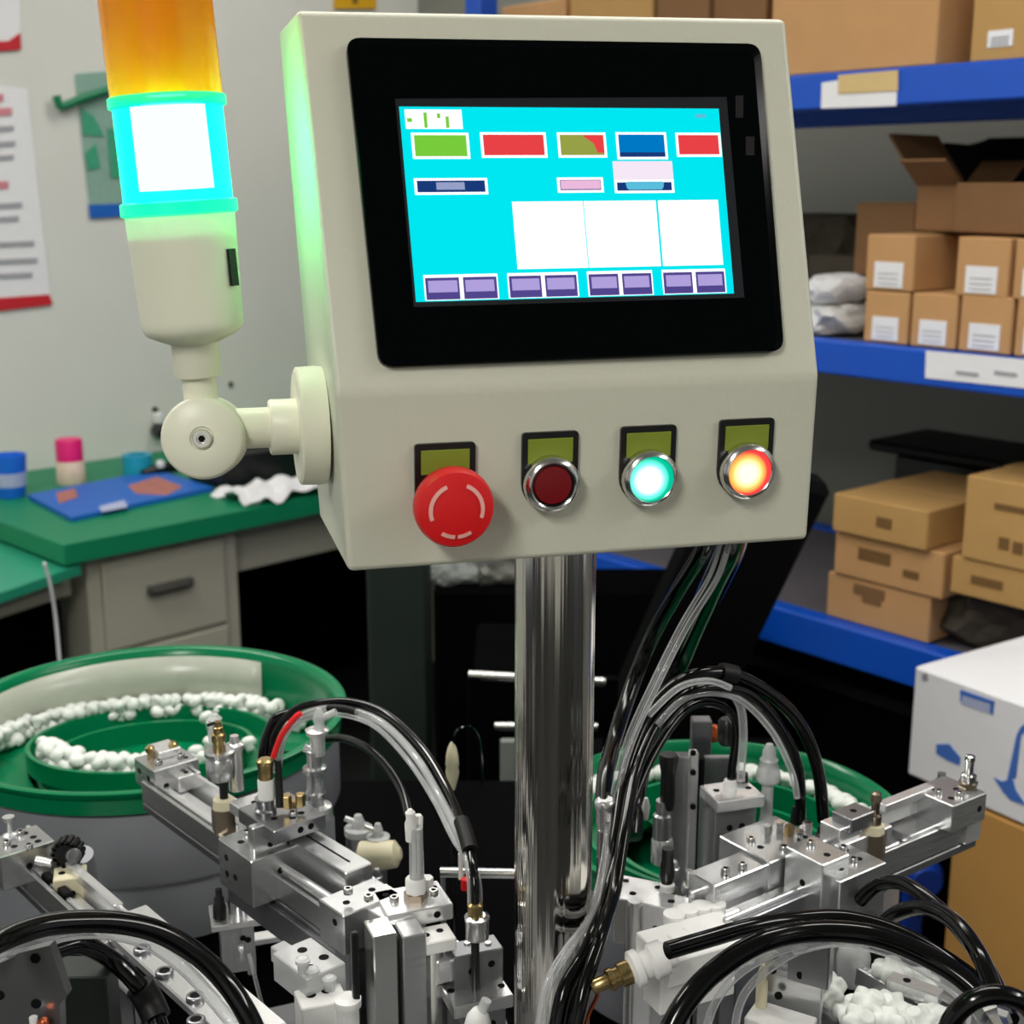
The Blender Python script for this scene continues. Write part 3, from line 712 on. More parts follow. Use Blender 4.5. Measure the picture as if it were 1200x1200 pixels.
# buttons ---------------------------------------------------------------
fu = (Z_ - ln * Z_.dot(ln)).normalized(); fr = fu.cross(ln).normalized()
fq = Matrix((fr, fu, ln)).transposed().to_quaternion()
def local(mbuild, name, m, parent, pos=None):
    bmesh.ops.recalc_face_normals(mbuild.bm, faces=mbuild.bm.faces); sharpen(mbuild.bm)
    me = bpy.data.meshes.new(name); mbuild.bm.to_mesh(me); mbuild.bm.free(); me.materials.append(M[m])
    o = bpy.data.objects.new(name, me); C.objects.link(o); o.parent = parent
    if pos is not None:
        o.location = pos - ORG[parent.name]; o.rotation_mode = 'QUATERNION'; o.rotation_quaternion = fq
    ORG[o.name] = V((0, 0, 0)); return o
def plate(cu, cv, w, h):
    """black legend holder: rectangle above, round below"""
    c = lp_(cu, cv); k = px(c); hw = w / 2 * k
    mb = MB(); poly = []
    r = .0018
    top = 60 * k
    for x, y, a0 in ((hw - r, top - r, 0), (-hw + r, top - r, 90)):
        for i in range(4):
            a = math.radians(a0 + 30 * i); poly.append(V((x + r * math.cos(a), y + r * math.sin(a), 0)))
    for i in range(13):
        a = PI + PI * i / 12; poly.append(V((hw * math.cos(a), hw * math.sin(a) * .98, 0)))
    mb.prism(poly, V((0, 0, .002)))
    pl = local(mb, 'legend_plate', 'black_plastic', CBX, c)
    mb = MB(); mb.box(V((0, top - 22 * k, .0022)), X_, Y_, Z_, w * k * .80, 29 * k, .0008, .0002)
    local(mb, 'legend', 'legend', pl)
    return c, k
def push(cu, cv, w, kind):
    c, k = plate(cu, cv, w, 0); R = 33.5 * k
    mb = MB(); mb.lathe(V((0, 0, .002)), [(R * .96, 0), (R, .001), (R, .0045), (R * .96, .0062), (R * .82, .0072), (R * .77, .0066), (R * .76, .003)], 40)
    b = local(mb, 'push_button', 'chrome_ring', CBX, c)
    if kind == 'red':
        mb = MB(); mb.lathe(V((0, 0, .0025)), [(R * .76, 0), (R * .76, .0055), (R * .71, .0058), (R * .70, .003)], 40); local(mb, 'collar', 'black_plastic', b)
        mb = MB(); mb.lathe(V((0, 0, .003)), [(R * .70, 0), (R * .70, .0045), (R * .66, .0053), (0, .0058)], 40); local(mb, 'cap', 'red_dark', b)
    else:
        mb = MB(); mb.lathe(V((0, 0, .003)), [(R * .80, 0), (R * .80, .0050), (R * .72, .0066), (R * .4, .0074), (0, .0076)], 40)
        local(mb, 'lens', 'lens_green' if kind == 'green' else 'lens_orange', b)
    return b
push(643, 564, 68, 'red'); push(757, 557, 68, 'green'); push(871, 549, 68, 'orange')
c, k = plate(521, 577, 72, 0)
R = 46.5 * k
mb = MB(); mb.lathe(V((0, 0, .002)), [(R * .62, 0), (R * .62, .010), (R * .9, .011), (R * .99, .013), (R, .016), (R * .985, .0195), (R * .93, .0215), (R * .7, .0228), (0, .0234)], 48)
es = local(mb, 'emergency_stop_button', 'red_plastic', CBX, lp_(522, 582))
# printed arcs on the mushroom head
def arc(a0, a1, r0, r1, zf):
    mb = MB(); n = 10; top, bot = [], []
    for i in range(n + 1):
        a = math.radians(a0 + (a1 - a0) * i / n)
        top.append(V((r1 * math.cos(a), r1 * math.sin(a), zf))); bot.append(V((r0 * math.cos(a), r0 * math.sin(a), zf + .0003)))
    mb.grid([top, bot]); return mb
for a0, a1 in ((112, 200), (-20, 68)): local(arc(a0, a1, R * .60, R * .70, .0253), 'arrow_mark', 'arrow_print', es)
for a0, a1 in ((236, 266), (272, 302)): local(arc(a0, a1, R * .62, R * .72, .0253), 'arrow_mark', 'arrow_print', es)

# ================================================================== POLE
pp = P(649, 900, .705); pr = 47.5 * px(P(649, 700, .705))
t = thing('pole', 'polished chrome pole carrying the control box', 'pole', V((pp.x, pp.y, .862)))
MB().lathe(V((pp.x, pp.y, .862)), [(pr, 0), (pr, .447)], 64).build('tube', 'chrome', t)
MB().lathe(V((pp.x, pp.y, .8615)), [(pr * 1.9, 0), (pr * 1.9, .012), (pr * 1.15, .014), (pr * 1.08, .03)], 40).build('flange', 'grey_steel', t)

# ================================================================== SIGNAL TOWER
TY = .655
def tw(v): u = 241 + (182 - 241) * (512 - v) / 512; return P(u, v, TY)
tb = tw(512)
TW = thing('signal_tower', 'stack light with lit green section and amber top on swivel arm', 'signal light', tb)
tax = (tw(0) - tb).normalized(); tk = px(tb)
def tl(prof, name, m, seg=40, parent=None, cap=True):
    pr_ = [(r * px(tw(v)), (tw(v) - tb).dot(tax)) for v, r in prof]
    return MB().lathe(tb, pr_, seg, tax, True, cap).build(name, m, parent or TW)
tl([(470, 20), (440, 20)], 'shaft', 'tower_plastic'); tl([(441, 26.5), (439, 27.5), (400, 27.5), (394, 30)], 'socket', 'tower_plastic')
bs = tl([(402, 28), (396, 42), (390, 54), (382, 58.5), (374, 59), (262, 63), (250, 63.5)], 'base', 'tower_shell', cap=False)
tl([(252, 64), (250, 67.5), (237, 67.5), (235, 64)], 'ring', 'lamp_ring', cap=False)
tl([(236, 63), (126, 63.5)], 'green_lens', 'lamp_green', cap=False)['label'] = 'lit green lens section'
tl([(127, 64), (125, 68), (114, 68), (112, 64)], 'ring', 'lamp_ring', cap=False)
tl([(222, 43), (124, 43)], 'lamp_core', 'lamp_core')
tl([(276, 60), (275, 60)], 'light_stop_plate', 'white_plastic')  # unseen plate added to stop the green light leaking down the base
tl([(113, 65), (40, 65.5), (-90, 66), (-100, 50)], 'amber_lens', 'lamp_amber', cap=False)['label'] = 'clear amber lens section'
ac = tl([(112, 24), (-90, 25)], 'inner_column', 'lamp_amber_inner', 9)
# sticker on the base
sd = (BR_ * .98 + Y_ * -.2); 
p_ = tw(312) + X_ * (61.3 * tk) * math.cos(.35) - Y_ * (61.3 * tk) * math.sin(.35)
nx = V((math.cos(.35), -math.sin(.35), 0))
MB().box(p_, V((nx.y, -nx.x, 0)), tax, nx, .006, .017, .0012, 0).build('sticker', 'black_rubber', bs)
# swivel disc facing the camera, arm and wall flange
dax = (V((.10, -.98, .12))).normalized()
MB().lathe(tb - dax * .014, [(40 * tk, 0), (46 * tk, .0015), (48 * tk, .005), (48 * tk, .024), (46.5 * tk, .027), (43 * tk, .0285), (14 * tk, .0288), (12.5 * tk, .0275)], 48, dax).build('swivel_disc', 'tower_plastic', TW)
sc = MB().lathe(tb + dax * .0128, [(11 * tk, 0), (11 * tk, .003), (9.5 * tk, .004), (5.5 * tk, .004), (5 * tk, .003)], 20, dax).build('screw', 'chrome_ring', TW)
MB().lathe(tb + dax * .0157, [(4.2 * tk, 0), (4.2 * tk, .0004)], 6, dax).build('socket_hole', 'dark_hole', sc)
fc = P(372, 500, .672); adir = (fc - tb).normalized(); adir.z = 0; adir.normalize(); adir = BR_
ac0 = fc - adir * (fc - tb).dot(adir); ac0 = V((ac0.x, ac0.y, P(300, 504, TY).z))
def al(prof, name): 
    pr_ = [(r * tk, (P(u, 500, TY) - tb).dot(X_) / adir.x) for u, r in prof]
    return MB().lathe(V((tb.x, tb.y, ac0.z)), pr_, 40, adir).build(name, 'tower_plastic', TW)
al([(262, 24), (316, 24)], 'arm'); al([(312, 31), (314, 33), (346, 33)], 'arm_socket')
al([(343, 66), (345, 70), (366, 71), (374, 70)], 'wall_flange')

# ================================================================== MACHINE BASE
tb_c = V((-.1, .98, 0)); TZ = .80
t = thing('machine_table', 'black machine table carrying feeders and pick and place units', 'table', V((-.05, 1.0, 0)))
MB().box(V((-.25, .91, TZ - .02)), X_, Y_, Z_, 1.10, 1.04, .04, .003).build('table_top', 'table_black', t)
for sx in (-.76, .26):
    for sy in (.42, 1.40): MB().box(V((sx, sy, TZ / 2 - .02)), X_, Y_, Z_, .05, .05, TZ - .04, .003).build('leg', 'table_black', t)
DZ = .86
t = thing('deck_plate', 'grey metal deck plate under the pick and place units', 'plate', V((0, .7, TZ)))
MB().prism([V((-.42, .42, TZ + .0005)), V((.28, .42, TZ + .0005)), V((.28, .84, TZ + .0005)), V((.0, .86, TZ + .0005)), V((-.02, .96, TZ + .0005)), V((-.42, .80, TZ + .0005))], V((0, 0, DZ - TZ))).build('plate', 'deck_grey', t)

# ================================================================== BOWL FEEDERS
def bowl(label, cx, cy, z, R, drum_h, dep, off, r0, tilt, start):
    """dep: depth of the outer track; off: offset of the inner ring; r0: its radius; tilt: near side of the ring stands higher"""
    root = thing('bowl_feeder', label, 'parts feeder', V((cx, cy, TZ)))
    o = V((cx, cy, z)); oc = o + V((off[0] * R, off[1] * R, 0))
    mb = MB(); mb.lathe(o, [(R * .965, -.0185), (R * .985, -.018), (R * 1.0, -.016), (R * 1.0, -.004), (R * 1.025, 0), (R * 1.03, .0035), (R * 1.0, .0045), (R * .975, .002), (R * .962, -.006), (R * .955, -dep - .004)], 96, cap=False)
    mb.build('bowl_wall', 'bowl_green', root)
    def rr(tt): return R * (r0 - .13 * tt / (2 * PI))
    def zl(tt): return -dep + .012 - tilt * math.sin(start + tt) - .012 * max(0, tt - 2 * PI) / (2 * PI) - .004 * tt / (2 * PI)
    T = 4 * PI; m = 144
    rows = [[], [], [], []]; trk = [[], []]
    for i in range(m + 1):
        tt = T * i / m; a = start + tt; d = V((math.cos(a), math.sin(a), 0)); r = rr(tt); zz = zl(tt)
        low = zl(tt + 2 * PI) - .018
        rows[0].append(oc + d * (r + .002) + Z_ * (zz - .018)); rows[1].append(oc + d * (r + .002) + Z_ * zz)
        rows[2].append(oc + d * (r - .002) + Z_ * zz); rows[3].append(oc + d * (r - .007) + Z_ * low)
        zt_ = zz - .012 - .022 * max(0, -math.sin(a) + .1) * (1 if dep > .03 else 0); pi = oc + d * (r + .0015) + Z_ * zt_
        if tt <= 2 * PI:                                # out to the bowl wall: intersect the direction with the wall circle
            e = oc - o; e.z = 0; bq = d.dot(e); k = -bq + math.sqrt(max(0, bq * bq - e.dot(e) + (R * .957) ** 2))
            po = oc + d * k + Z_ * zt_
        else: po = oc + d * (rr(tt - 2 * PI) - .005) + Z_ * zt_
        trk[0].append(pi); trk[1].append(po)
    mb = MB(); mb.grid(rows); mb.build('spiral_wall', 'bowl_green', root)
    mb = MB(); mb.grid(trk); mb.build('spiral_track', 'bowl_green', root)
    mb = MB(); mb.lathe(o, [(R * .93, -.079), (R * .3, -.076), (0, -.075)], 64, cap=False); mb.build('bowl_floor', 'bowl_green', root)
    mb = MB(); mb.lathe(o, [(R * .968, -.0192), (R * .985, -.0195), (R * .985, -.078), (R * .975, -.081), (R * .94, -.0815), (R * .94, -drum_h), (R * .8, -drum_h)], 80, cap=False)
    mb.build('drum', 'bowl_grey', root)
    mb = MB(); mb.lathe(V((cx, cy, TZ + .0005)), [(R * .7, 0), (R * .7, z - drum_h - TZ - .001)], 40); mb.build('foot', 'black_rubber', root)
    return root, o, oc, rr, zl
hB = .455
lbc = P(175, 852, 1.0); 
bz_ = CH - hB
lc = Pz(172, 836, bz_); RL = (Pz(405, 818, bz_) - lc).length / 1.03
LB, lo_, loc_, lrr, lzl = bowl('large green bowl feeder on grey drum at left full of white stoppers', lc.x, lc.y, bz_, RL, .135, .050, (-.07, .22), .68, .012, 0.0)
zrb = bz_ - .03
rc = Pz(846, 955, zrb); RR = (Pz(1060, 955, zrb) - rc).length / 1.03
RB, ro_, roc_, rrr, rzl = bowl('smaller green bowl feeder at right behind the chrome pole', rc.x, rc.y, zrb, RR, .12, .020, (0, 0), .80, 0, 2.2)
# clear sheet along the inside of the left bowl
rows = [[], []]
for i in range(25):
    a = math.radians(62 + (200 - 62) * i / 24); d = V((math.cos(a), math.sin(a), 0))
    rows[0].append(lo_ + d * RL * .944 + Z_ * -.003); rows[1].append(lo_ + d * RL * .944 + Z_ * -.055)
mb = MB(); mb.grid(rows); o = mb.build('clear_sheet', 'bowl_sheet', LB); so = o.modifiers.new('s', 'SOLIDIFY'); so.thickness = .0012
o['label'] = 'hazy clear plastic sheet lining the bowl wall'

# white caps ------------------------------------------------------------
CR = .0072
cap_me = None
def cap_mesh():
    mb = MB(); r = CR
    mb.lathe(V((0, 0, 0)), [(0, -r * .9), (r * .55, -r * .9), (r * .6, -.2 * r), (r, -.1 * r), (r * 1.02, .35 * r), (r * .8, .75 * r), (r * .45, .9 * r), (0, .95 * r)], 14)
    bmesh.ops.recalc_face_normals(mb.bm, faces=mb.bm.faces)
    me = bpy.data.meshes.new('plastic_stopper'); mb.bm.to_mesh(me); mb.bm.free(); me.materials.append(M['cap_plastic']); return me
cap_me = cap_mesh()
def cap(p, label, group, sc=1.0):
    o = bpy.data.objects.new('plastic_stopper', cap_me); C.objects.link(o); o.location = p
    o.rotation_euler = (random.uniform(-.9, .9), random.uniform(-.9, .9), random.uniform(0, 6)); o.scale = (sc,) * 3
    return tag(o, label, 'stopper', group)
# outer track of the left bowl
placed = []
def tryput(p, lab, g, dmin, sc=1.0):
    for q_ in placed:
        if (q_ - p).length < dmin: return False
    placed.append(p); cap(p, lab, g, sc); return True
for i in range(2500):
    a = math.radians(random.uniform(36, 190)); d = V((math.cos(a), math.sin(a), 0))
    q_ = lo_ + d * RL * random.uniform(.86, .925); dd = q_ - loc_; tt = (math.atan2(dd.y, dd.x)) % (2 * PI)
    zb_ = lzl(tt) - .012
    lay = random.choice((0, 0, 0, 1)) if a > math.radians(52) else 0
    tryput(V((q_.x, q_.y, bz_ + zb_ + CR * .85 + lay * CR * 1.3)), 'white plastic stopper lying on the outer track of the left bowl', 'white stoppers on the left bowl track', CR * 1.12)
    if len(placed) > 120: break
n0 = len(placed)
for i in range(2500):
    tt = math.radians(random.uniform(196, 292)); d = V((math.cos(tt), math.sin(tt), 0)); r = lrr(tt) - .004 - CR - random.random() * .014
    lay = random.choice((0, 0, 1))
    p = loc_ + d * r + Z_ * (lzl(tt) - .006 + lay * CR * 1.2)
    tryput(p, 'white plastic stopper heaped against the inner ring of the left bowl', 'white stoppers heaped inside the left bowl', CR * 1.1)
    if len(placed) - n0 > 46: break
for (u, v) in ((230, 882), (238, 890), (222, 893), (292, 872), (246, 872), (255, 862), (250, 850), (243, 842)):
    cap(Pz(u, v, bz_ - .035), 'white plastic stopper near the front wall of the left bowl', 'white stoppers at the front of the left bowl')
n1 = len(placed)
for i in range(2500):
    a = math.radians(random.uniform(2, 178)); r = RR * random.uniform(.86, .92)
    tt = (a - 2.2) % (2 * PI)
    p = ro_ + V((math.cos(a) * r, math.sin(a) * r, rzl(tt) - .012 + CR * .8))
    tryput(p, 'white plastic stopper queued on the track of the right bowl', 'white stoppers on the right bowl track', CR * 1.02)
    if len(placed) - n1 > 85: break

# ================================================================== PICK AND PLACE UNITS
def blk(par, name, m, u, v, z, l, w, h, e, holes=(), bev=.0007, hr=.0022, fholes=(), hm='dark_hole'):
    """block whose top-face centre is seen at pixel u,v at height z; l along e, w across"""
    n = V((-e.y, e.x, 0)); c = Pz(u, v, z)
    o = MB().box(c - Z_ * h / 2, e, n, Z_, l, w, h, bev).build(name, m, par)
    third = o.parent is not None and o.parent.parent is not None
    for a, b in holes:
        mb = MB(); q_ = c + e * (a * l / 2) + n * (b * w / 2)
        mb.lathe(q_ - Z_ * .0012, [(hr, 0), (hr, .0014)], 10); mb.build('screw', hm, par if third else o)
    for a, b, sd in fholes:                         # on a side face: sd = +1/-1 across (n), +2/-2 along (e)
        mb = MB()
        if abs(sd) == 1: q_ = c + e * (a * l / 2) + n * (sd * (w / 2 - .0012)) - Z_ * h * b; ax = n * sd
        else: q_ = c + n * (a * w / 2) + e * (sd / 2 * (l / 2 - .0012)) - Z_ * h * b; ax = e * (sd / 2)
        mb.lathe(q_, [(hr, 0), (hr, .0014)], 10, ax); mb.build('screw', hm, par if third else o)
    return o
def fit(par, name, u, Y, prof, m, seg=16, smooth=True):
    """vertical turned part: prof = list of (v pixel, radius pixel) from bottom to top"""
    vm = (prof[0][0] + prof[-1][0]) / 2; c = P(u, vm, Y); k = px(c)
    pr_ = [(r * k, P(u, v, Y).z) for v, r in prof]
    return MB().lathe(V((c.x, c.y, 0)), pr_, seg, Z_, smooth).build(name, m, par)
def rodp(par, name, p0, p1, r, m, seg=10): return MB().tube([p0, p1], r, seg).build(name, m, par)
def post(par, name, m, u, v, Y, l, w, e, zb=DZ, bev=.0008):
    """upright bar with top centre at pixel (distance Y), going down to zb"""
    c = P(u, v, Y); n = V((-e.y, e.x, 0)); h = c.z - zb - .0005
    return MB().box(c - Z_ * h / 2, e, n, Z_, l, w, h, bev).build(name, m, par)
def hexfit(par, u, Y, v0, v1, r, m='sensor_steel', name='hex_body'): return fit(par, name, u, Y, [(v0, r), (v0 - 1, r), (v1 + 1, r), (v1, r * .9)], m, 6, False)

# ---------------------------------------------------------------- left unit
za = 1.03
A0, A1 = Pz(165, 915, za), Pz(400, 1080, za)
eL = (A1 - A0); LL = eL.length; eL.normalize(); nL = V((-eL.y, eL.x, 0))         # toward near end / to the right and away
LU = thing('pick_and_place_unit', 'left aluminium pick and place arm reaching over the left bowl', 'machine', V((A1.x, A1.y, DZ)))
def Lp(a, n, z): q_ = A0 + eL * a + nL * n; q_.z = z; return q_
def chan(par, pt, a0, a1, w, e, n, z, h=.016):
    mid = (a0 + a1) / 2; L_ = a1 - a0
    MB().box(pt(mid, w / 2, z - h - .004), e, n, Z_, L_, w, .006, .0006).build('channel_base', 'grey_steel', par)
    MB().box(pt(mid, .0015, z - h / 2), e, n, Z_, L_, .003, h, .0006).build('side_rail', 'aluminium', par)
    MB().box(pt(mid, w - .0015, z - h / 2 + .002), e, n, Z_, L_, .003, h + .004, .0006).build('side_rail', 'bright_aluminium', par)
    MB().box(pt(mid, w / 2 + .001, z - h * .75), e, n, Z_, L_ * .96, w * .5, h * .4, .001).build('slide_rail', 'bright_aluminium', par)
    MB().box(pt(mid, w * .36, z - h * .5), e, n, Z_, L_ * .93, w * .16, h * .5, .0008).build('slide_rail', 'bright_aluminium', par)
chan(LU, Lp, 0, LL, .034, eL, nL, za)
# inclined second rail: lower edge plate
MB().box(Lp(LL * .75, -.002, za - .030), eL, nL, Z_, LL * .5, .004, .020, .0006).build('side_plate', 'grey_steel', LU)
# end block
eb = blk(LU, 'end_block', 'aluminium', 195, 888, za + .011, .032, .036, .020, eL, [(-.2, -.1), (.55, .6)], fholes=[(-.5, .4, -1), (.5, .7, 2), (-.5, .7, 2), (.4, .45, -1)])
for u, v in ((176, 880), (203, 875)):
    fit(eb, 'set_screw', u, Pz(u, v + 8, za + .011).y, [(v + 10, 3.5), (v + 2, 3.5), (v + 1, 5.5), (v - 4, 5.5), (v - 6, 3)], 'brass', 10)
blk(eb, 'stop_block', 'bright_aluminium', 218, 905, za + .004, .012, .018, .012, eL, [(0, 0)])
blk(LU, 'stopper', 'bright_aluminium', 192, 874, za + .017, .02, .018, .006, eL)
# tall sensor
Ys = P(262, 968, .9).y; Ys = Pz(262, 972, za).y
hexfit(LU, 262, Ys, 976, 946, 14); fit(LU, 'collar', 262, Ys, [(946, 13), (945, 13), (936, 12), (935, 9)], 'cream_plastic')
fit(LU, 'piston_rod', 262, Ys, [(936, 5), (912, 5)], 'black_plastic')
fit(LU, 'cylinder_body', 258, Ys, [(914, 10), (911, 16), (906, 17), (888, 17), (886, 15), (884, 18), (880, 18), (879, 13)], 'aluminium')
fit(LU, 'brass_fitting', 256, Ys, [(880, 8), (870, 7), (868, 8.5), (860, 8.5), (858, 6), (852, 6), (851, 4), (845, 4)], 'brass')
fit(LU, 'guide_post', 276, Ys + .015, [(925, 9), (880, 9), (878, 11), (872, 11), (870, 6), (862, 5)], 'bright_aluminium')
rodp(LU, 'sensor_wire', P(256, 846, Ys), P(243, 850, Ys), .0012, 'black_hose', 6)
fit(LU, 'white_cap', 252, Ys + .02, [(870, 8), (858, 9), (846, 7), (842, 9), (837, 4)], 'clear_plastic')
# carriage
cg = blk(LU, 'carriage', 'aluminium', 302, 986, za + .016, .042, .034, .032, eL, [(-.5, .3), (-.3, -.5), (.3, -.4), (.55, .35)], fholes=[(-.5, .3, -1), (.0, .6, -1), (.2, .4, 2), (-.5, .65, -1)])
up_ = blk(LU, 'upright_plate', 'aluminium', 326, 958, za + .034, .006, .040, .036, eL, fholes=[(-.4, .4, 2), (.3, .5, 2), (.6, .7, 2)])
blk(LU, 'top_bracket', 'grey_steel', 330, 950, za + .034, .044, .038, .010, eL, [(.6, .0), (.5, .4), (-.5, .5), (.3, -.5), (0, .6)], fholes=[(0, .5, 2), (.4, .5, 2)])
blk(LU, 'side_lug', 'bright_aluminium', 298, 940, za + .030, .024, .024, .008, eL, [(0, 0)])
fit(LU, 'white_fitting', 284, Pz(284, 975, za).y, [(985, 5), (965, 5), (962, 8), (952, 8), (950, 4)], 'white_plastic')
fit(LU, 'black_fitting', 292, Pz(292, 970, za).y, [(975, 4), (966, 6), (960, 6), (958, 3)], 'black_plastic')
fit(LU, 'white_fitting', 300, Pz(300, 968, za).y + .005, [(978, 4), (962, 4), (960, 6), (956, 6)], 'bright_aluminium')
fit(LU, 'side_screw', 272, Pz(272, 1000, za).y - .005, [(1005, 7), (990, 8), (986, 6)], 'bright_aluminium')
q = Lp(LL * .50, -.0035, za - .010); MB().lathe(q, [(.004, 0), (.004, .002), (.002, .0022)], 12, -nL).build('red_stud', 'copper', LU)
# fitting with tubes
Yf = Pz(313, 952, za + .034).y
fit(LU, 'fitting_body', 311, Yf, [(955, 13), (948, 13), (946, 10), (936, 11), (935, 12.5)], 'grey_steel')
fit(LU, 'fitting_sleeve', 312, Yf, [(936, 10), (914, 10), (912, 9)], 'white_plastic')
fit(LU, 'fitting_top', 311, Yf, [(913, 9), (898, 9), (897, 10), (891, 10), (889, 7)], 'brass')
for k, (u, v) in enumerate(((336, 938), (344, 944), (352, 936))): hexfit(LU, u, Yf + .01 * (k % 2), v + 8, v - 6, 6, 'brass', 'hex_nut')
fit(LU, 'black_fitting', 327, Yf, [(945, 5), (905, 4), (890, 4)], 'black_plastic')
# white tipped fitting stack
Yw = Yf + .055
fit(LU, 'cylinder_body', 374, Yw, [(1010, 19), (960, 19), (956, 17)], 'bowl_grey'); fit(LU, 'flange', 371, Yw, [(957, 19), (953, 20), (944, 18), (942, 11)], 'bright_aluminium')
fit(LU, 'barrel', 369, Yw, [(944, 10), (930, 10), (928, 12), (926, 10), (906, 10), (904, 14), (899, 14), (898, 9), (880, 9)], 'aluminium')
fit(LU, 'barrel', 372, Yw, [(884, 9), (862, 9), (860, 13), (855, 14), (853, 9)], 'bright_aluminium')
fit(LU, 'valve_tip', 374, Yw, [(856, 8), (848, 6), (842, 8), (836, 6), (830, 3)], 'clear_plastic')
rodp(LU, 'lever', P(376, 842, Yw), P(394, 834, Yw), .0025, 'clear_plastic'); rodp(LU, 'lever', P(366, 880, Yw), P(356, 876, Yw), .003, 'bright_aluminium')
# second bar, rod
B0, B1 = Pz(349, 973, za + .02), Pz(421, 1017, za + .02)
eB = (B1 - B0).normalized()
br = MB().box((B0 + B1) / 2 - Z_ * .010, eB, V((-eB.y, eB.x, 0)), Z_, (B1 - B0).length, .020, .020, .0008).build('cross_bar', 'aluminium', LU)
MB().box((B0 + B1) / 2 + Z_ * .0001, eB, V((-eB.y, eB.x, 0)), Z_, (B1 - B0).length * .7, .0012, .0004, 0).build('engraved_line', 'dark_hole', br)
MB().box((B0 + B1) / 2 - Z_ * .028, eB, V((-eB.y, eB.x, 0)), Z_, (B1 - B0).length * 1.1, .016, .015, .0008).build('cross_bar', 'grey_steel', LU)
rodp(LU, 'piston_rod', Pz(316, 1006, za + .004), Pz(396, 1058, za + .004), .0026, 'bright_aluminium')
blk(LU, 'rod_holder', 'bright_aluminium', 391, 1060, za + .006, .008, .016, .014, eL)
fit(LU, 'rod_seal', 315, Pz(315, 1006, za + .002).y, [(1010, 5), (1001, 5)], 'black_rubber')
# hanging gripper below the arm
Yg = Pz(278, 1000, za - .02).y - .01
for u in (275, 284): fit(LU, 'guide_rod', u, Yg, [(1062, 2.6), (1000, 2.6)], 'bright_aluminium', 10)
fit(LU, 'coupler', 280, Yg, [(1070, 9), (1048, 9), (1047, 7), (1040, 7)], 'aluminium', 10); fit(LU, 'coupler_ring', 280, Yg, [(1044, 8), (1040, 8)], 'bright_aluminium')
gz = P(276, 1068, Yg).z
gr_ = blk(LU, 'gripper_body', 'aluminium', 276, 1072, gz - .004, .022, .026, .036, V((.96, .28, 0)), fholes=[(.3, .3, 2), (.3, .3, -1), (.6, .35, -1)])
blk(LU, 'gripper_flange', 'bright_aluminium', 276, 1069, gz, .034, .03, .0045, V((.96, .28, 0)), [(-.7, -.3), (.7, .3)])
fit(LU, 'flow_valve', 257, Yg - .01, [(1075, 8), (1062, 8), (1058, 6), (1052, 6), (1050, 4), (1042, 4)], 'black_plastic'); fit(LU, 'flow_valve', 271, Yg, [(1068, 5), (1052, 6), (1048, 4)], 'grey_steel')
blk(LU, 'gripper_jaw', 'bright_aluminium', 308, 1096, gz - .030, .030, .012, .004, V((.95, .3, 0))); blk(LU, 'gripper_jaw', 'aluminium', 293, 1104, gz - .032, .006, .012, .022, V((.95, .3, 0)))
rodp(LU, 'gripper_finger', P(282, 1108, Yg - .02), P(285, 1126, Yg - .02), .002, 'bright_aluminium', 6)
# near column cluster
eC = V((.93, .36, 0)).normalized(); nC = V((-eC.y, eC.x, 0))
zc_ = za + .006
k1 = blk(LU, 'clamp_block', 'aluminium', 421, 1050, zc_ + .008, .026, .040, .026, eL, [(-.1, .5), (.1, -.5)], fholes=[(0, .5, 2), (.3, .3, -1)])
k2 = blk(LU, 'clamp_block', 'bright_aluminium', 455, 1058, zc_ + .006, .040, .026, .012, eL, [(-.3, .2), (-.3, -.3)], fholes=[(.3, .5, 2)])
k3 = blk(LU, 'mount_plate', 'bright_aluminium', 484, 1052, zc_ + .008, .040, .030, .010, eC, [(-.7, .6), (.75, .5)], fholes=[(-.5, .5, -1), (.5, .5, -1)])
Yc = A1.y
post(LU, 'slide_column', 'grey_steel', 418, 1070, Yc + .0, .016, .022, eL)
post(LU, 'slide_column', 'chrome_ring', 446, 1086, Yc - .03, .014, .020, eC); post(LU, 'slide_column', 'dark_hole', 465, 1082, Yc - .01, .010, .016, eC)  # second post is black, painting the shade in the slit between columns
post(LU, 'slide_column', 'aluminium', 480, 1086, Yc - .025, .014, .020, eC); 
fit(LU, 'guide_cylinder', 508, Yc - .02, [(1260, 12), (1106, 12), (1103, 9)], 'chrome_ring', 20)
blk(LU, 'cylinder_cap', 'white_plastic', 508, 1094, P(508, 1094, Yc - .02).z, .022, .018, .008, eC, [(-.4, 0), (.4, .2)])
pl_ = post(LU, 'slot_plate', 'bright_aluminium', 524, 1106, Yc - .005, .016, .005, eC)
c_ = P(525, 1158, Yc - .008); MB().box(c_, eC, nC, Z_, .005, .003, .020, .001).build('slot', 'dark_hole', pl_)
blk(LU, 'small_block', 'bright_aluminium', 521, 1120, P(521, 1120, Yc - .02).z, .012, .012, .014, eC)
post(LU, 'sensor_strip', 'black_plastic', 415, 1092, Yc - .055, .004, .004, eC, zb=.93)
fit(LU, 'white_collar', 408, Yc - .055, [(1215, 14), (1180, 14), (1178, 16), (1170, 16), (1168, 9)], 'white_plastic', 20)
cb_ = blk(LU, 'clear_connector', 'clear_plastic', 362, 1122, P(362, 1122, Yc - .03).z, .036, .026, .018, eL, [(-.5, .1), (.3, .5), (.5, -.4)], hr=.003)
blk(LU, 'clear_connector', 'clear_plastic', 345, 1118, P(345, 1116, Yc - .02).z, .034, .010, .010, V((.7, -.7, 0)))
blk(LU, 'connector_body', 'white_plastic', 376, 1166, P(376, 1166, Yc - .05).z, .026, .020, .05, eC, [(-.4, .2), (.3, .3)], hr=.003)
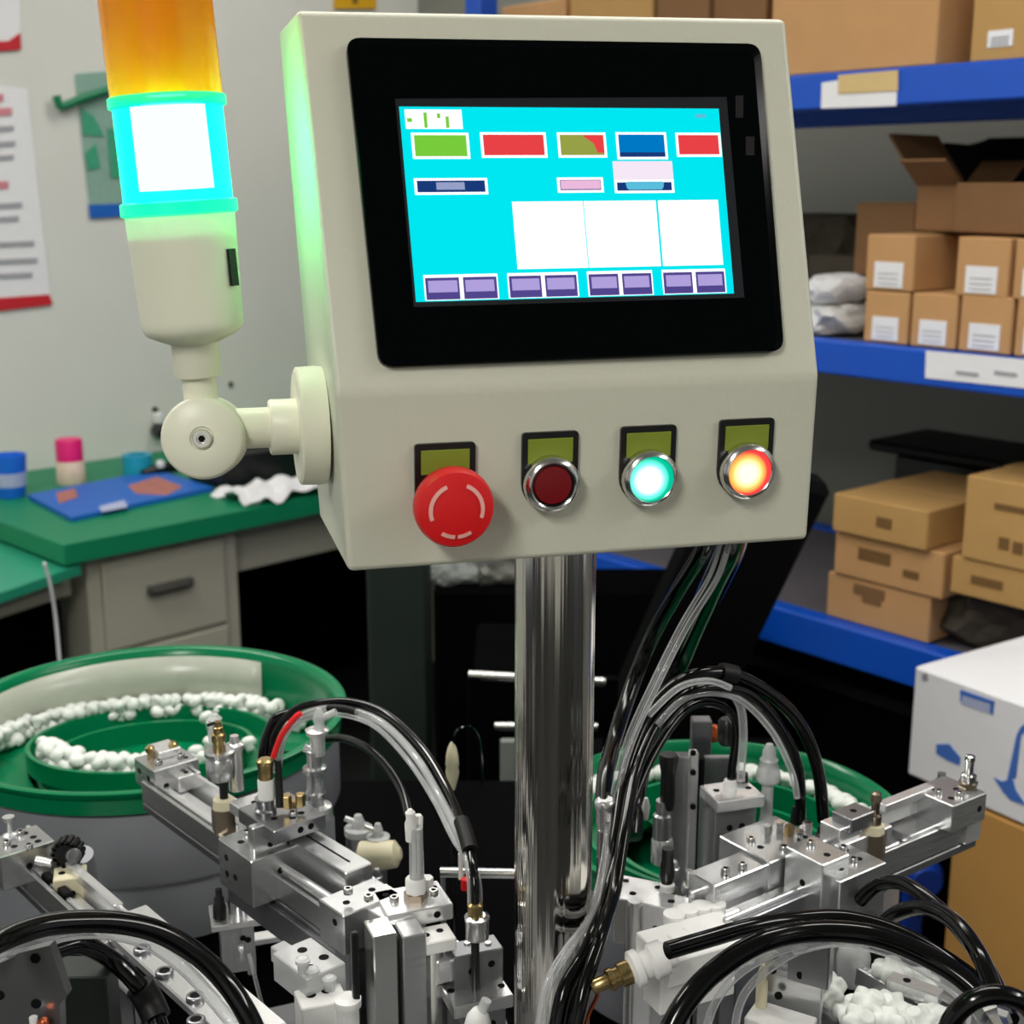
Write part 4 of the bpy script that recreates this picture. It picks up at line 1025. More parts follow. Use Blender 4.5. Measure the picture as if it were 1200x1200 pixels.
for u, v in ((366, 1140), (386, 1150), (355, 1128)): fit(LU, 'nozzle', u, Yc - .045, [(v + 14, 6), (v + 2, 7), (v, 9), (v - 4, 9), (v - 6, 5)], 'clear_plastic', 12)
# clear tube fitting on the mount plate
Y7 = Pz(487, 1052, zc_ + .008).y
hexfit(LU, 487, Y7, 1056, 1044, 14, 'sensor_steel', 'hex_nut'); fit(LU, 'fitting_body', 487, Y7, [(1045, 12), (1030, 12), (1028, 10)], 'white_plastic')
fit(LU, 'clear_tube', 488, Y7, [(1030, 9), (970, 8)], 'clear_hose'); fit(LU, 'inner_tube', 485, Y7, [(1030, 3), (955, 3)], 'white_plastic'); fit(LU, 'inner_tube', 491, Y7, [(1030, 2.5), (972, 2.5)], 'white_plastic')
fit(LU, 'tube_tip', 481, Y7, [(985, 6), (965, 7), (960, 5), (952, 6), (948, 2)], 'white_plastic'); fit(LU, 'tube_tip', 490, Y7 + .006, [(980, 5), (958, 6), (955, 4)], 'white_plastic')
fit(LU, 'hex_nut', 500, Y7 + .008, [(1048, 8), (1028, 8)], 'white_plastic', 6, False)
# tube end at the right
Y8 = .70
fit(LU, 'fitting_body', 559, Y8, [(1100, 9), (1098, 14), (1078, 14), (1077, 15), (1074, 15), (1072, 10)], 'chrome_ring'); fit(LU, 'fitting_top', 557, Y8, [(1074, 9), (1060, 9), (1058, 6)], 'brass')
fit(LU, 'piston_rod', 557, Y8, [(1165, 5), (1098, 5)], 'black_plastic')
blk(LU, 'rod_bracket', 'grey_steel', 556, 1108, P(556, 1108, Y8 + .01).z, .030, .016, .022, eC, fholes=[(-.3, .5, -1), (.5, .4, -1)])
for u in (548, 572): fit(LU, 'guide_rod', u, Y8 + .012, [(1165, 4), (1104, 4)], 'aluminium', 10)
blk(LU, 'gripper_flange', 'aluminium', 558, 1158, P(558, 1158, Y8).z, .036, .028, .008, eC, [(-.8, .2), (.8, -.2)]); blk(LU, 'gripper_body', 'grey_steel', 558, 1166, P(558, 1158, Y8).z - .008, .028, .024, .05, eC, fholes=[(-.4, .25, -1), (.4, .25, -1)])
fit(LU, 'white_dome', 560, Y8 - .03, [(1240, 16), (1200, 16), (1190, 13), (1182, 6), (1181, 0)], 'white_plastic', 20); rodp(LU, 'lever', P(562, 1190, Y8 - .03), P(570, 1172, Y8 - .03), .003, 'clear_plastic')

# small fittings standing in the dark behind
for k, (u, v0, v1, r, m, lab) in enumerate(((443, 1030, 985, 11, 'grey_steel', 'grey air cylinder standing behind the near left column'), (420, 1010, 975, 14, 'grey_steel', 'short grey cylinder among the hoses behind the cross bar'))):
    Yq = .93 + .03 * k; t = thing('air_cylinder', lab, 'cylinder', V((P(u, v0, Yq).x, Yq, DZ)))
    c = P(u, v0, Yq); kk = px(c); MB().lathe(V((c.x, Yq, DZ + .0005)), [(r * kk, 0), (r * kk, P(u, v1, Yq).z - DZ)], 20).build('barrel', m, t)
    fit(t, 'cap', u, Yq, [(v1 + 2, r + 3), (v1 - 5, r + 3), (v1 - 6, r * .6), (v1 - 14, r * .5), (v1 - 20, r * .3)], 'clear_plastic', 12)
    rodp(t, 'lever', P(u, v1 - 10, Yq), P(u - 16, v1 - 16, Yq), .0025, 'bright_aluminium', 8)
t = thing('air_connector', 'cream air connector with thin black cable left of the pole', 'connector', P(530, 915, .95))
fit(t, 'body', 530, .95, [(925, 3), (915, 6), (905, 8), (898, 7), (896, 8), (884, 7), (876, 5), (870, 2)], 'cream_plastic', 12)
MB().tube(spline([P(531, 872, .95), P(536, 856, .95), P(552, 852, .96), P(562, 870, .98), P(566, 920, 1.0)], 6), .0012, 6).build('cable', 'black_hose', t)
rodp(t, 'stem', P(530, 925, .95), V((P(530, 925, .95).x, .95, DZ)), .002, 'black_hose', 6)
t = tag(MB().lathe(P(470, 1000, .92), [(.004, 0), (.010, .004), (.012, .03), (.004, .034)], 12, V((-.9, .1, -.15)).normalized()).build('hose_elbow', 'cream_plastic', None, P(470, 1000, .92)), 'cream hose elbow behind the clear tube fitting', 'connector')
t = thing('chrome_rod', 'thin chrome rod crossing behind the hose left of the pole', 'rod', P(515, 1022, .82))
rodp(t, 'rod', P(516, 1022, .82), P(612, 1024, .82), .0035, 'chrome_ring')
fit(t, 'clip', 540, .815, [(1030, 3), (1000, 3)], 'white_plastic', 8); fit(t, 'red_ring', 545, .81, [(1042, 5), (1030, 5)], 'red_plastic', 10)
fit(t, 'stand_rod', 520, .822, [(1180, 3), (1024, 3)], 'grey_steel', 8)

# ---------------------------------------------------------------- near left unit
NU = thing('pick_and_place_unit', 'near left pick and place arm at bottom left corner', 'machine', V((Pz(200, 1200, 1.02).x, Pz(200, 1200, 1.02).y, DZ)))
zn = 1.025
N0, N1 = Pz(-6, 985, zn), Pz(262, 1235, zn); eN = (N1 - N0); LN = eN.length; eN.normalize(); nN = V((-eN.y, eN.x, 0))
def Np(a, n, z): q_ = N0 + eN * a + nN * n; q_.z = z; return q_
chan(NU, Np, .0, LN * .55, .024, eN, nN, zn)
fl = MB().box(Np(LN * .755, .019, zn + .002), eN, nN, Z_, LN * .52, .032, .006, .001).build('rail_plate', 'bright_aluminium', NU)
for u, v in ((167, 1116), (193, 1143), (229, 1172), (230, 1200)):
    c = Pz(u, v, zn + .005); mb = MB(); mb.lathe(c, [(.0050, 0), (.0050, .0026), (.0044, .0032), (.003, .0032), (.0028, .0018)], 16); s_ = mb.build('screw', 'grey_steel', NU)
    mb = MB(); mb.lathe(c + Z_ * .0018, [(.0027, 0), (.0027, .0006)], 6); mb.build('socket_hole', 'dark_hole', s_)
blk(NU, 'end_block', 'aluminium', 22, 985, zn + .014, .030, .036, .024, eN, [(-.5, .4), (.1, .5), (.4, -.3), (.6, .5)], fholes=[(0, .5, 2)])
fit(NU, 'knob', 11, Pz(11, 980, zn + .014).y, [(985, 8), (978, 8), (976, 3), (962, 3), (961, 7), (957, 7)], 'bright_aluminium', 12)
MB().box(Np(LN * .30, .021, zn + .003), eN, nN, Z_, LN * .34, .006, .008, .001).build('inner_rail', 'bright_aluminium', NU)
for a in (.22, .30): 
    mb = MB(); mb.box(Np(LN * a, .009, zn - .004), eN, nN, Z_, .012, .006, .006, .001); mb.build('slider_stop', 'dark_hole', NU)
# gear knob, cream sensor block and grey cylinder
q = P(80, 998, .80)
kb = MB(); 
for k in range(14):
    a = 2 * PI * k / 14
    kb.box(q + X_ * math.cos(a) * 15 * px(q) + Z_ * math.sin(a) * 15 * px(q), X_ * math.cos(a) + Z_ * math.sin(a), Y_, Z_ * math.cos(a) - X_ * math.sin(a), .0035, .010, .0030, .0005)
kb.lathe(q + Y_ * .005, [(15.5 * px(q), 0), (15.5 * px(q), .010)], 24, -Y_); kb.build('knurled_knob', 'black_rubber', NU)
MB().lathe(q + X_ * .004 + Z_ * .0 - Y_ * .004, [(9 * px(q), 0), (9 * px(q), .004), (0, .006)], 16, V((.5, -.8, .2)).normalized()).build('knob_hub', 'grey_steel', NU)
rodp(NU, 'air_cylinder', P(94, 1002, .81), P(112, 1075, .83), .0085, 'bowl_grey', 16)
blk(NU, 'sensor_block', 'cream_plastic', 82, 1022, P(82, 1022, .79).z, .020, .018, .026, V((.96, .26, 0)), [(-.5, 0), (.5, 0)], fholes=[(.1, .4, -1)])
rodp(NU, 'sensor_arm', P(60, 1012, .79), P(42, 1008, .79), .003, 'bright_aluminium', 8)
# grey bracket plate bottom left
eP = V((.97, -.24, 0)).normalized()
bp = [P(-30, 1130, .56), P(58, 1108, .56), P(66, 1130, .56), P(78, 1166, .56), P(70, 1178, .56), P(72, 1230, .56), P(-30, 1230, .56)]
bkp = MB().prism(bp, V((.001, .005, 0))).build('bracket_plate', 'grey_steel', NU)
for u, v in ((42, 1122), (43, 1175), (0, 1165)):
    mb = MB(); mb.lathe(P(u, v, .5606), [(.0024, 0), (.0024, .0012), (.001, .0013)], 12, -Y_); mb.build('screw', 'dark_hole', bkp)
fit(NU, 'copper_stud', 52, .555, [(1215, 6), (1196, 6), (1194, 4)], 'copper', 12); fit(NU, 'white_stud', 40, .555, [(1215, 5), (1192, 5)], 'white_plastic', 12)
post(NU, 'support_post', 'dark_green_panel', 96, 1132, .62, .03, .02, X_); post(NU, 'support_plate', 'grey_steel', 140, 1150, .66, .04, .004, eN, zb=DZ)

# ---------------------------------------------------------------- right unit
zr_ = 1.03
Q0, Q1 = Pz(1146, 965, zr_), Pz(850, 1092, zr_)
eR = (Q1 - Q0); LR = eR.length; eR.normalize(); nR = V((eR.y, -eR.x, 0))
if nR.y < 0: nR = -nR                                  # away from the camera
RU = thing('pick_and_place_unit', 'right aluminium pick and place arm pointing toward the white carton', 'machine', V((Q1.x, Q1.y, DZ)))
def Rp(a, n, z): q_ = Q0 + eR * a + nR * n; q_.z = z; return q_
chan(RU, Rp, 0, LR, .032, eR, nR, zr_ + .008, .018)
MB().box(Rp(LR * .72, -.002, zr_ - .006), eR, nR, Z_, LR * .5, .004, .022, .0006).build('side_plate', 'grey_steel', RU)
MB().box(Rp(.008, -.0005, zr_ - .001), eR, nR, Z_, .016, .0045, .019, .0005).build('end_cap', 'bright_aluminium', RU)
eb = blk(RU, 'end_block', 'aluminium', 1112, 926, zr_ + .028, .036, .034, .020, eR, [(-.3, .1), (.4, -.4), (.5, .5)], fholes=[(-.6, .5, -1), (.2, .5, -1), (-.6, .5, 1), (.5, .5, -2)])
Ye = Pz(1135, 922, zr_ + .028).y
fit(RU, 'sensor_base', 1134, Ye, [(930, 11), (922, 11), (920, 12), (916, 12), (915, 8)], 'sensor_steel', 6, False); fit(RU, 'sensor_barrel', 1136, Ye, [(916, 9), (908, 9), (907, 5), (892, 5), (891, 6), (886, 6), (885, 4)], 'chrome_ring', 14)
fit(RU, 'set_screw', 1103, Ye + .02, [(925, 6), (914, 7), (912, 5), (906, 5)], 'grey_steel', 10); fit(RU, 'set_screw', 1092, Ye + .005, [(935, 7), (922, 8), (920, 5)], 'aluminium', 10)
Yh = Pz(1024, 1002, zr_ + .008).y
hexfit(RU, 1024, Yh, 1004, 974, 14); fit(RU, 'collar', 1024, Yh, [(975, 13), (966, 12), (965, 8)], 'cream_plastic'); fit(RU, 'sensor_barrel', 1026, Yh, [(967, 8), (955, 8), (953, 5), (940, 5), (938, 7), (930, 6), (928, 3)], 'sensor_steel', 12)
c1 = blk(RU, 'carriage', 'aluminium', 985, 1008, zr_ + .022, .042, .036, .036, eR, [(-.5, .3), (.4, .4), (0, -.4), (-.6, -.4)], fholes=[(-.4, .5, -1), (.3, .6, -1), (.7, .4, -1)])
c2 = blk(RU, 'carriage_bracket', 'aluminium', 958, 996, zr_ + .030, .024, .030, .036, eR, [(0, .5)], fholes=[(.1, .5, -1), (.5, .6, -1), (0, .5, 2)])
tp_ = blk(RU, 'top_plate', 'aluminium', 905, 982, zr_ + .0215, .050, .044, .026, eR, [(-.7, .5), (-.3, .7), (.2, .6), (.6, .2), (-.6, -.4)])
for u, v in ((898, 972), (912, 968), (925, 972), (936, 978), (946, 968)): hexfit(RU, u, Pz(u, v + 6, zr_ + .0215).y, v + 8, v - 5, 6, 'brass' if u % 2 else 'chrome_ring', 'hex_nut')
blk(RU, 'side_plate', 'bright_aluminium', 985, 962, zr_ + .034, .020, .016, .018, eR, [(0, 0)], fholes=[(0, .5, -1)])
blk(RU, 'guide_plate', 'bright_aluminium', 1012, 978, zr_ + .024, .05, .005, .014, eR); blk(RU, 'guide_plate', 'clear_plastic', 1040, 942, zr_ + .024, .055, .010, .012, eR)
blk(RU, 'guide_plate', 'bright_aluminium', 1062, 930, zr_ + .030, .05, .008, .006, eR); blk(RU, 'slide_table', 'aluminium', 1082, 962, zr_ + .010, .05, .018, .006, eR)
blk(RU, 'stop_block', 'grey_steel', 1000, 950, zr_ + .040, .022, .016, .01, eR, [(0, 0)])
# cross bars
B0, B1 = Pz(822, 1028, zr_ + .020), Pz(922, 988, zr_ + .020); e_ = (B1 - B0).normalized(); n_ = V((-e_.y, e_.x, 0))
MB().box((B0 + B1) / 2 - Z_ * .012, e_, n_, Z_, (B1 - B0).length, .022, .022, .0008).build('cross_bar', 'aluminium', RU)
MB().box((B0 + B1) / 2 - Z_ * .030 - n_ * .004, e_, n_, Z_, (B1 - B0).length, .018, .012, .0008).build('cross_bar', 'grey_steel', RU)
B0, B1 = Pz(868, 1066, zr_ + .004), Pz(946, 1034, zr_ + .004); e_ = (B1 - B0).normalized(); n_ = V((-e_.y, e_.x, 0))
MB().box((B0 + B1) / 2 - Z_ * .009, e_, n_, Z_, (B1 - B0).length, .012, .018, .0008).build('cross_bar', 'aluminium', RU)
rodp(RU, 'piston_rod', Pz(880, 1080, zr_), Pz(960, 1046, zr_), .0022, 'bright_aluminium')
# uprights
Yu = .86
post(RU, 'upright_rail', 'aluminium', 800, 884, Yu, .020, .010, X_); post(RU, 'upright_rail', 'bright_aluminium', 813, 880, Yu - .012, .006, .008, X_)
post(RU, 'upright_rail', 'dark_hole', 822, 886, Yu, .004, .010, X_); post(RU, 'upright_post', 'grey_steel', 822, 842, Yu + .05, .014, .012, X_); post(RU, 'back_plate', 'grey_steel', 842, 886, Yu + .02, .020, .006, X_)
fit(RU, 'brass_stud', 836, Yu + .05, [(868, 6), (852, 6), (850, 4)], 'copper', 12)
for v in (882, 905, 945): 
    mb = MB(); mb.lathe(P(812, v, Yu - .0165), [(.002, 0), (.002, .001), (.001, .0011)], 10, -Y_); mb.build('screw', 'dark_hole', RU)
blk(RU, 'tower_block', 'aluminium', 853, 930, P(853, 930, Yu - .02).z, .030, .026, .06, X_ * .95 + Y_ * .3, [(-.5, .4), (.5, .3), (.6, -.4)], fholes=[(-.3, .3, -1), (.3, .3, -1), (-.3, .6, -1), (.5, .6, -1)])
blk(RU, 'tower_clamp', 'bright_aluminium', 858, 926, P(858, 922, Yu - .02).z, .034, .028, .008, X_ * .95 + Y_ * .3, [(-.6, .2), (.7, 0)])
fit(RU, 'white_fitting', 855, Yu - .022, [(945, 4), (935, 8), (918, 8), (914, 7)], 'white_plastic'); fit(RU, 'lever', 885, Yu - .02, [(942, 6), (936, 9), (934, 4)], 'white_plastic', 8)
fit(RU, 'black_fitting', 869, Yu - .01, [(935, 8), (918, 8), (906, 7)], 'black_plastic'); fit(RU, 'black_cap', 852, Yu, [(872, 8), (868, 11), (846, 11), (842, 8)], 'black_plastic')
Yq = Yu - .01
fit(RU, 'clear_body', 899, Yq, [(1000, 7), (965, 9), (955, 7), (920, 7), (916, 12), (912, 15), (905, 14), (892, 10), (890, 11), (886, 8), (880, 8), (872, 4)], 'clear_plastic', 18); fit(RU, 'inner_stem', 899, Yq, [(995, 3), (885, 3)], 'bright_aluminium', 10)
fit(RU, 'black_fitting', 783, Yu - .02, [(948, 7), (940, 9), (905, 9), (888, 12), (884, 10)], 'black_plastic'); fit(RU, 'fitting_body', 776, Yu - .02, [(985, 11), (955, 11), (953, 8), (938, 8)], 'aluminium', 12); fit(RU, 'fitting_base', 776, Yu - .02, [(1010, 13), (983, 13), (981, 11)], 'bright_aluminium', 8)
fit(RU, 'white_fitting', 757, Yu + .03, [(960, 3), (945, 5), (935, 2)], 'white_plastic', 8)
fit(RU, 'needle_fitting', 930, Yq, [(985, 4), (955, 4), (945, 2)], 'black_plastic', 8)
# fitting beside the pole
Yp = .76
fit(RU, 'hose_socket', 709, Yp, [(972, 8), (962, 11), (950, 11), (948, 12), (942, 13), (938, 12), (936, 9)], 'bright_aluminium', 18); fit(RU, 'barrel', 708, Yp, [(1060, 9), (972, 9)], 'chrome_ring', 18)
# air cylinders below
cy_ = blk(RU, 'cylinder_head', 'aluminium', 752, 1036, P(752, 1036, .78).z, .042, .014, .02, V((.92, -.39, 0)), [(-.5, 0), (.5, 0)]); blk(RU, 'cylinder_head', 'bright_aluminium', 766, 1052, P(766, 1052, .745).z, .044, .018, .03, V((.92, -.39, 0)), [(-.6, 0), (.5, 0)], fholes=[(.2, .5, -1)])
fit(RU, 'air_cylinder', 741, .74, [(1300, 11), (1060, 11), (1055, 8)], 'aluminium', 20); fit(RU, 'black_fitting', 782, .76, [(1038, 6), (1026, 9), (1012, 8), (1008, 7), (994, 7)], 'black_plastic'); fit(RU, 'fitting_ring', 782, .76, [(1044, 8), (1036, 9), (1034, 7)], 'white_plastic')
for k, (u, Yk, m) in enumerate(((752, .70, 'bright_aluminium'), (772, .70, 'aluminium'), (796, .71, 'grey_steel'), (826, .715, 'aluminium'), (852, .72, 'grey_steel'))): post(RU, 'slide_column', m, u, 1120, Yk, .010, .012, X_)
fit(RU, 'chrome_stud', 807, .76, [(1045, 8), (1035, 8), (1030, 5), (1020, 5)], 'chrome_ring'); 
# white manifold
eM = V((.93, .36, 0)); zm = 1.035
mf = blk(RU, 'manifold_block', 'white_plastic', 815, 1096, zm, .058, .036, .016, V((.90, .43, 0)), [(0, 0)], hr=.0012)
blk(RU, 'manifold_base', 'white_plastic', 800, 1120, zm - .014, .05, .034, .022, V((.90, .43, 0)), fholes=[(-.2, .5, -1), (.3, .6, -1), (.6, .4, -1)])
for u, v in ((790, 1068), (806, 1062), (822, 1058), (838, 1056)):
    c = Pz(u, v + 6, zm); MB().lathe(c - Z_ * .004, [(.0065, 0), (.0065, .006), (.004, .0065)], 14).build('valve_stem', 'white_plastic', mf)
for u, v in ((838, 1084), (818, 1090), (800, 1098)): blk(mf, 'raised_tab', 'white_plastic', u, v, zm + .002, .012, .014, .003, V((.90, .43, 0)))
nz = P(790, 1116, .66); d_ = (P(692, 1158, .645) - nz).normalized(); k = px(nz)
MB().lathe(nz, [(15 * k, 0), (16 * k, 12 * k), (21 * k, 13 * k), (21 * k, 30 * k), (17 * k, 33 * k), (17 * k, 44 * k), (22 * k, 45 * k), (22 * k, 54 * k), (14 * k, 58 * k)], 18, d_).build('white_collar', 'white_plastic', RU)
MB().lathe(nz + d_ * 57 * k, [(14 * k, 0), (15 * k, 2 * k), (15 * k, 14 * k), (12 * k, 15 * k), (12 * k, 22 * k), (14 * k, 23 * k), (14 * k, 28 * k), (9 * k, 30 * k), (9 * k, 46 * k), (5 * k, 50 * k)], 10, d_).build('brass_nozzle', 'brass', RU)
MB().tube(spline([nz + d_ * 104 * k, P(700, 1166, .645), P(690, 1188, .645), P(682, 1215, .645)], 5), .0012, 6).build('thin_wire', 'copper', RU)
# bracket at right with L plate
eK = V((.90, -.43, 0)); nK = V((.43, .90, 0))
kz = P(930, 1115, .66)
bk_ = MB().box(P(925, 1190, .655), V((.92, -.39, 0)), V((.39, .92, 0)), Z_, .034, .004, .075, .0008).build('bracket_plate', 'aluminium', RU)
MB().box(P(942, 1118, .655), V((.88, -.47, 0)), V((.47, .88, 0)), Z_, .030, .010, .030, .0008).build('bracket_flange', 'grey_steel', RU)
for u, v in ((905, 1136), (938, 1142), (912, 1166)):
    mb = MB(); mb.lathe(P(u, v, .6515), [(.0022, 0), (.0022, .0012), (.001, .0013)], 10, -Y_); mb.build('screw', 'dark_hole', bk_)
fit(RU, 'cream_stud', 893, .65, [(1180, 7), (1150, 7), (1148, 5), (1138, 5), (1130, 2)], 'cream_plastic', 12)
blk(RU, 'lower_block', 'white_plastic', 915, 1192, P(915, 1192, .64).z, .034, .02, .03, V((.85, -.5, 0)))
MB().prism([P(870, 1050, .80), P(1010, 1030, .80), P(1005, 1090, .80), P(880, 1110, .80)], V((0, .004, 0))).build('rear_plate', 'deck_grey', RU)
fit(RU, 'clear_valve', 1000, .72, [(1150, 18), (1120, 20), (1108, 16), (1104, 10)], 'clear_plastic', 14)

# socket head screws standing proud on the plates
def cap_screw(par, u, v, z, r=.0028, m='chrome_ring'):
    c = Pz(u, v, z); s_ = MB().lathe(c - Z_ * .0005, [(r, 0), (r, .0030), (r * .86, .0036), (r * .55, .0036), (r * .5, .0022)], 12).build('cap_screw', m, par)
    MB().lathe(c + Z_ * .0017, [(r * .5, 0), (r * .5, .0005)], 6).build('socket_hole', 'dark_hole', s_)
for u, v, z in ((290, 978, za + .016), (316, 984, za + .016), (300, 996, za + .016), (318, 950, za + .034), (344, 956, za + .034), (408, 1046, zc_ + .014), (432, 1054, zc_ + .014), (462, 1056, zc_ + .008), (508, 1048, zc_ + .016), (186, 895, za + .031), (212, 888, za + .031)):
    cap_screw(LU, u, v, z)
for u, v, z in ((972, 1006, zr_ + .022), (1000, 1010, zr_ + .022), (988, 996, zr_ + .022), (950, 990, zr_ + .030), (880, 986, zr_ + .0215), (918, 996, zr_ + .0215), (1100, 930, zr_ + .028), (1124, 932, zr_ + .028), (850, 1022, zr_ + .020), (870, 1016, zr_ + .020)):
    cap_screw(RU, u, v, z)
for u, v in ((8, 990), (34, 994), (24, 978)): cap_screw(NU, u, v, zn + .014)
# small push-in fittings with short lever rings
for par, u, Yk, v0, m in ((LU, 338, P(338, 950, .87).y, 955, 'white_plastic'), (LU, 352, .88, 962, 'black_plastic'), (LU, 442, .80, 1040, 'grey_steel'), (RU, 940, .83, 990, 'white_plastic'), (RU, 962, .82, 990, 'black_plastic'), (RU, 1004, .84, 978, 'chrome_ring'), (RU, 790, .80, 1030, 'bright_aluminium')):
    fit(par, 'push_in_fitting', u, Yk, [(v0, 5), (v0 - 6, 5), (v0 - 7, 7), (v0 - 13, 7), (v0 - 14, 5), (v0 - 20, 4.5), (v0 - 22, 3)], m, 10)

# ---------------------------------------------------------------- tray of white parts bottom right
tz = P(1080, 1190, .66).z - .012
t = thing('parts_tray', 'grey slotted parts tray heaped with white nuts, bottom right', 'tray', V((P(1080, 1190, .66).x, .66, DZ)))
c = P(1075, 1190, .66); n_ = 0
MB().box(V((c.x, c.y, (tz + DZ) / 2)), eR, nR, Z_, .13, .09, tz - DZ - .001, .001).build('tray_body', 'grey_steel', t)
for u, v, l_ in ((1040, 1150, .05), (1092, 1160, .05), (1075, 1185, .04)): blk(t, 'tray_rail', 'aluminium', u, v, tz + .010, .006, l_, .012, eR)
blk(t, 'tray_clip', 'bright_aluminium', 1072, 1152, tz + .018, .030, .010, .008, V((.8, -.6, 0)), [(-.3, 0)])
def nutmesh():
    mb = MB(); r = .0105; n = 42; prof = []
    rows = []
    for (kr, z) in ((.35, -.5), (.95, -.45), (1.0, -.1), (1.0, .15), (.8, .32), (.45, .36), (.42, .62), (.3, .7)):
        row = []
        for k in range(n + 1):
            a = 2 * PI * k / n; w = 1 + (.13 * math.cos(7 * a) if kr > .7 else 0)
            row.append(V((r * kr * w * math.cos(a), r * kr * w * math.sin(a), z * r)))
        rows.append(row)
    mb.grid(rows); bmesh.ops.remove_doubles(mb.bm, verts=mb.bm.verts, dist=1e-6)
    for z_ in (-.5, .7):
        vs_ = [v for v in mb.bm.verts if abs(v.co.z - z_ * r) < 1e-6]; vs_.sort(key=lambda v: math.atan2(v.co.y, v.co.x)); mb.bm.faces.new(vs_)
    bmesh.ops.recalc_face_normals(mb.bm, faces=mb.bm.faces)
    me = bpy.data.meshes.new('plastic_nut'); mb.bm.to_mesh(me); mb.bm.free(); me.materials.append(M['cap_plastic']); return me
nm = nutmesh()
for u, v, dz, lab in ((1045, 1136, .014, 'white lobed nut alone at the back of the tray'), (1000, 1182, .008, 'white lobed nut at the left end of the tray heap'), (1022, 1176, .016, 'white lobed nut standing highest in the tray heap'),
                      (1040, 1180, .010, 'white lobed nut in the middle of the tray heap'), (1042, 1196, .012, 'white lobed nut low in the middle at the picture bottom'), (1072, 1196, .010, 'white lobed nut under the grey clip at the picture bottom'),
                      (1012, 1198, .012, 'white lobed nut at the picture bottom left of the tray heap'), (968, 1160, .012, 'white lobed nut beside the right bracket plate'), (1098, 1194, .008, 'white lobed nut nearest the black hose coil'), (1078, 1150, .006, 'white lobed nut half under the clear hose')):
    o = bpy.data.objects.new('plastic_nut', nm); C.objects.link(o); o.location = Pz(u, v, tz + dz)
    o.rotation_euler = (random.uniform(-.5, .5), random.uniform(-.5, .5), random.uniform(0, 6)); tag(o, lab, 'nut', 'white lobed nuts in the tray')
t = thing('hose_coupling', 'chrome hose coupling inside the black hose loop at bottom right', 'connector', P(1165, 1195, .55))
c = P(1165, 1195, .55); k = px(c); MB().lathe(c + Y_ * .01, [(18 * k, 0), (20 * k, .004), (20 * k, .012), (14 * k, .014), (12 * k, .02), (6 * k, .021)], 8, -Y_, False).build('nut', 'chrome_ring', t)
MB().lathe(c - Y_ * .012, [(6 * k, 0), (6 * k, .004)], 12, -Y_).build('bore', 'dark_hole', t)

# ================================================================== HOSES
h = hose('air_hose', 'black air hose arching highest over the left arm', [(318, 892, .90), (322, 860, .90), (345, 832, .90), (380, 823, .89), (415, 823, .88), (455, 838, .86), (495, 876, .82), (525, 925, .78), (545, 975, .74), (555, 1020, .71), (557, 1062, .70)], 4.5, sleeves=((.78, .86, 1.9, 'black_rubber'),))
h = hose('clear_hose', 'clear air hose arching just under the black one over the left arm', [(326, 900, .895), (332, 866, .895), (352, 840, .895), (385, 830, .885), (418, 834, .875), (452, 850, .855), (488, 888, .815), (516, 935, .78), (538, 980, .74), (551, 1024, .71), (553, 1062, .705)], 4.5, 'clear_hose', sleeves=((.30, .40, 1.15, 'black_rubber'),))
h = hose('clear_hose', 'second clear hose lying inside the left hose arch', [(322, 905, .905), (328, 872, .905), (350, 846, .905), (386, 837, .895), (420, 842, .885), (448, 858, .862), (482, 896, .822), (510, 940, .79), (532, 984, .75), (558, 1024, .715), (562, 1062, .708)], 3.2, 'clear_hose')
hose('air_hose', 'short red hose end at the left fitting', [(320, 888, .885), (330, 862, .885), (345, 842, .885), (353, 836, .885)], 3.5, 'red_plastic')
hose('air_hose', 'black hose bulging out of the left brass fitting', [(308, 892, .905), (312, 868, .905), (322, 845, .905), (336, 838, .905), (350, 836, .905)], 7)
hose('air_hose', 'black hose curving behind the arm to the clear tube fitting', [(380, 866, 1.0), (405, 866, .98), (432, 878, .95), (456, 902, .92), (472, 930, .89), (479, 956, .86)], 5)
# bottom left
hose('air_hose', 'thick black hose sweeping over the near left arm', [(-30, 1120, .52), (5, 1100, .54), (60, 1083, .56), (125, 1080, .575), (180, 1090, .585), (228, 1116, .59), (262, 1148, .59), (288, 1186, .585), (308, 1230, .58)], 13)
hose('clear_hose', 'clear hose running beneath the thick hose at bottom left', [(-20, 1128, .55), (40, 1104, .57), (105, 1092, .59), (165, 1102, .60), (210, 1130, .60), (245, 1166, .60), (285, 1215, .59)], 8, 'clear_hose')
hose('air_hose', 'black hose bending down to the ribbed connector at bottom left', [(62, 1114, .60), (95, 1107, .61), (130, 1124, .62), (158, 1150, .62), (176, 1176, .62), (190, 1212, .61), (196, 1240, .60)], 11, sleeves=((.55, .75, 1.55, 'black_rubber'),))
hose('clear_hose', 'thin clear wire loop hanging below the left gripper', [(292, 1118, .78), (300, 1150, .77), (308, 1180, .76), (322, 1215, .75)], 2.5, 'clear_hose')
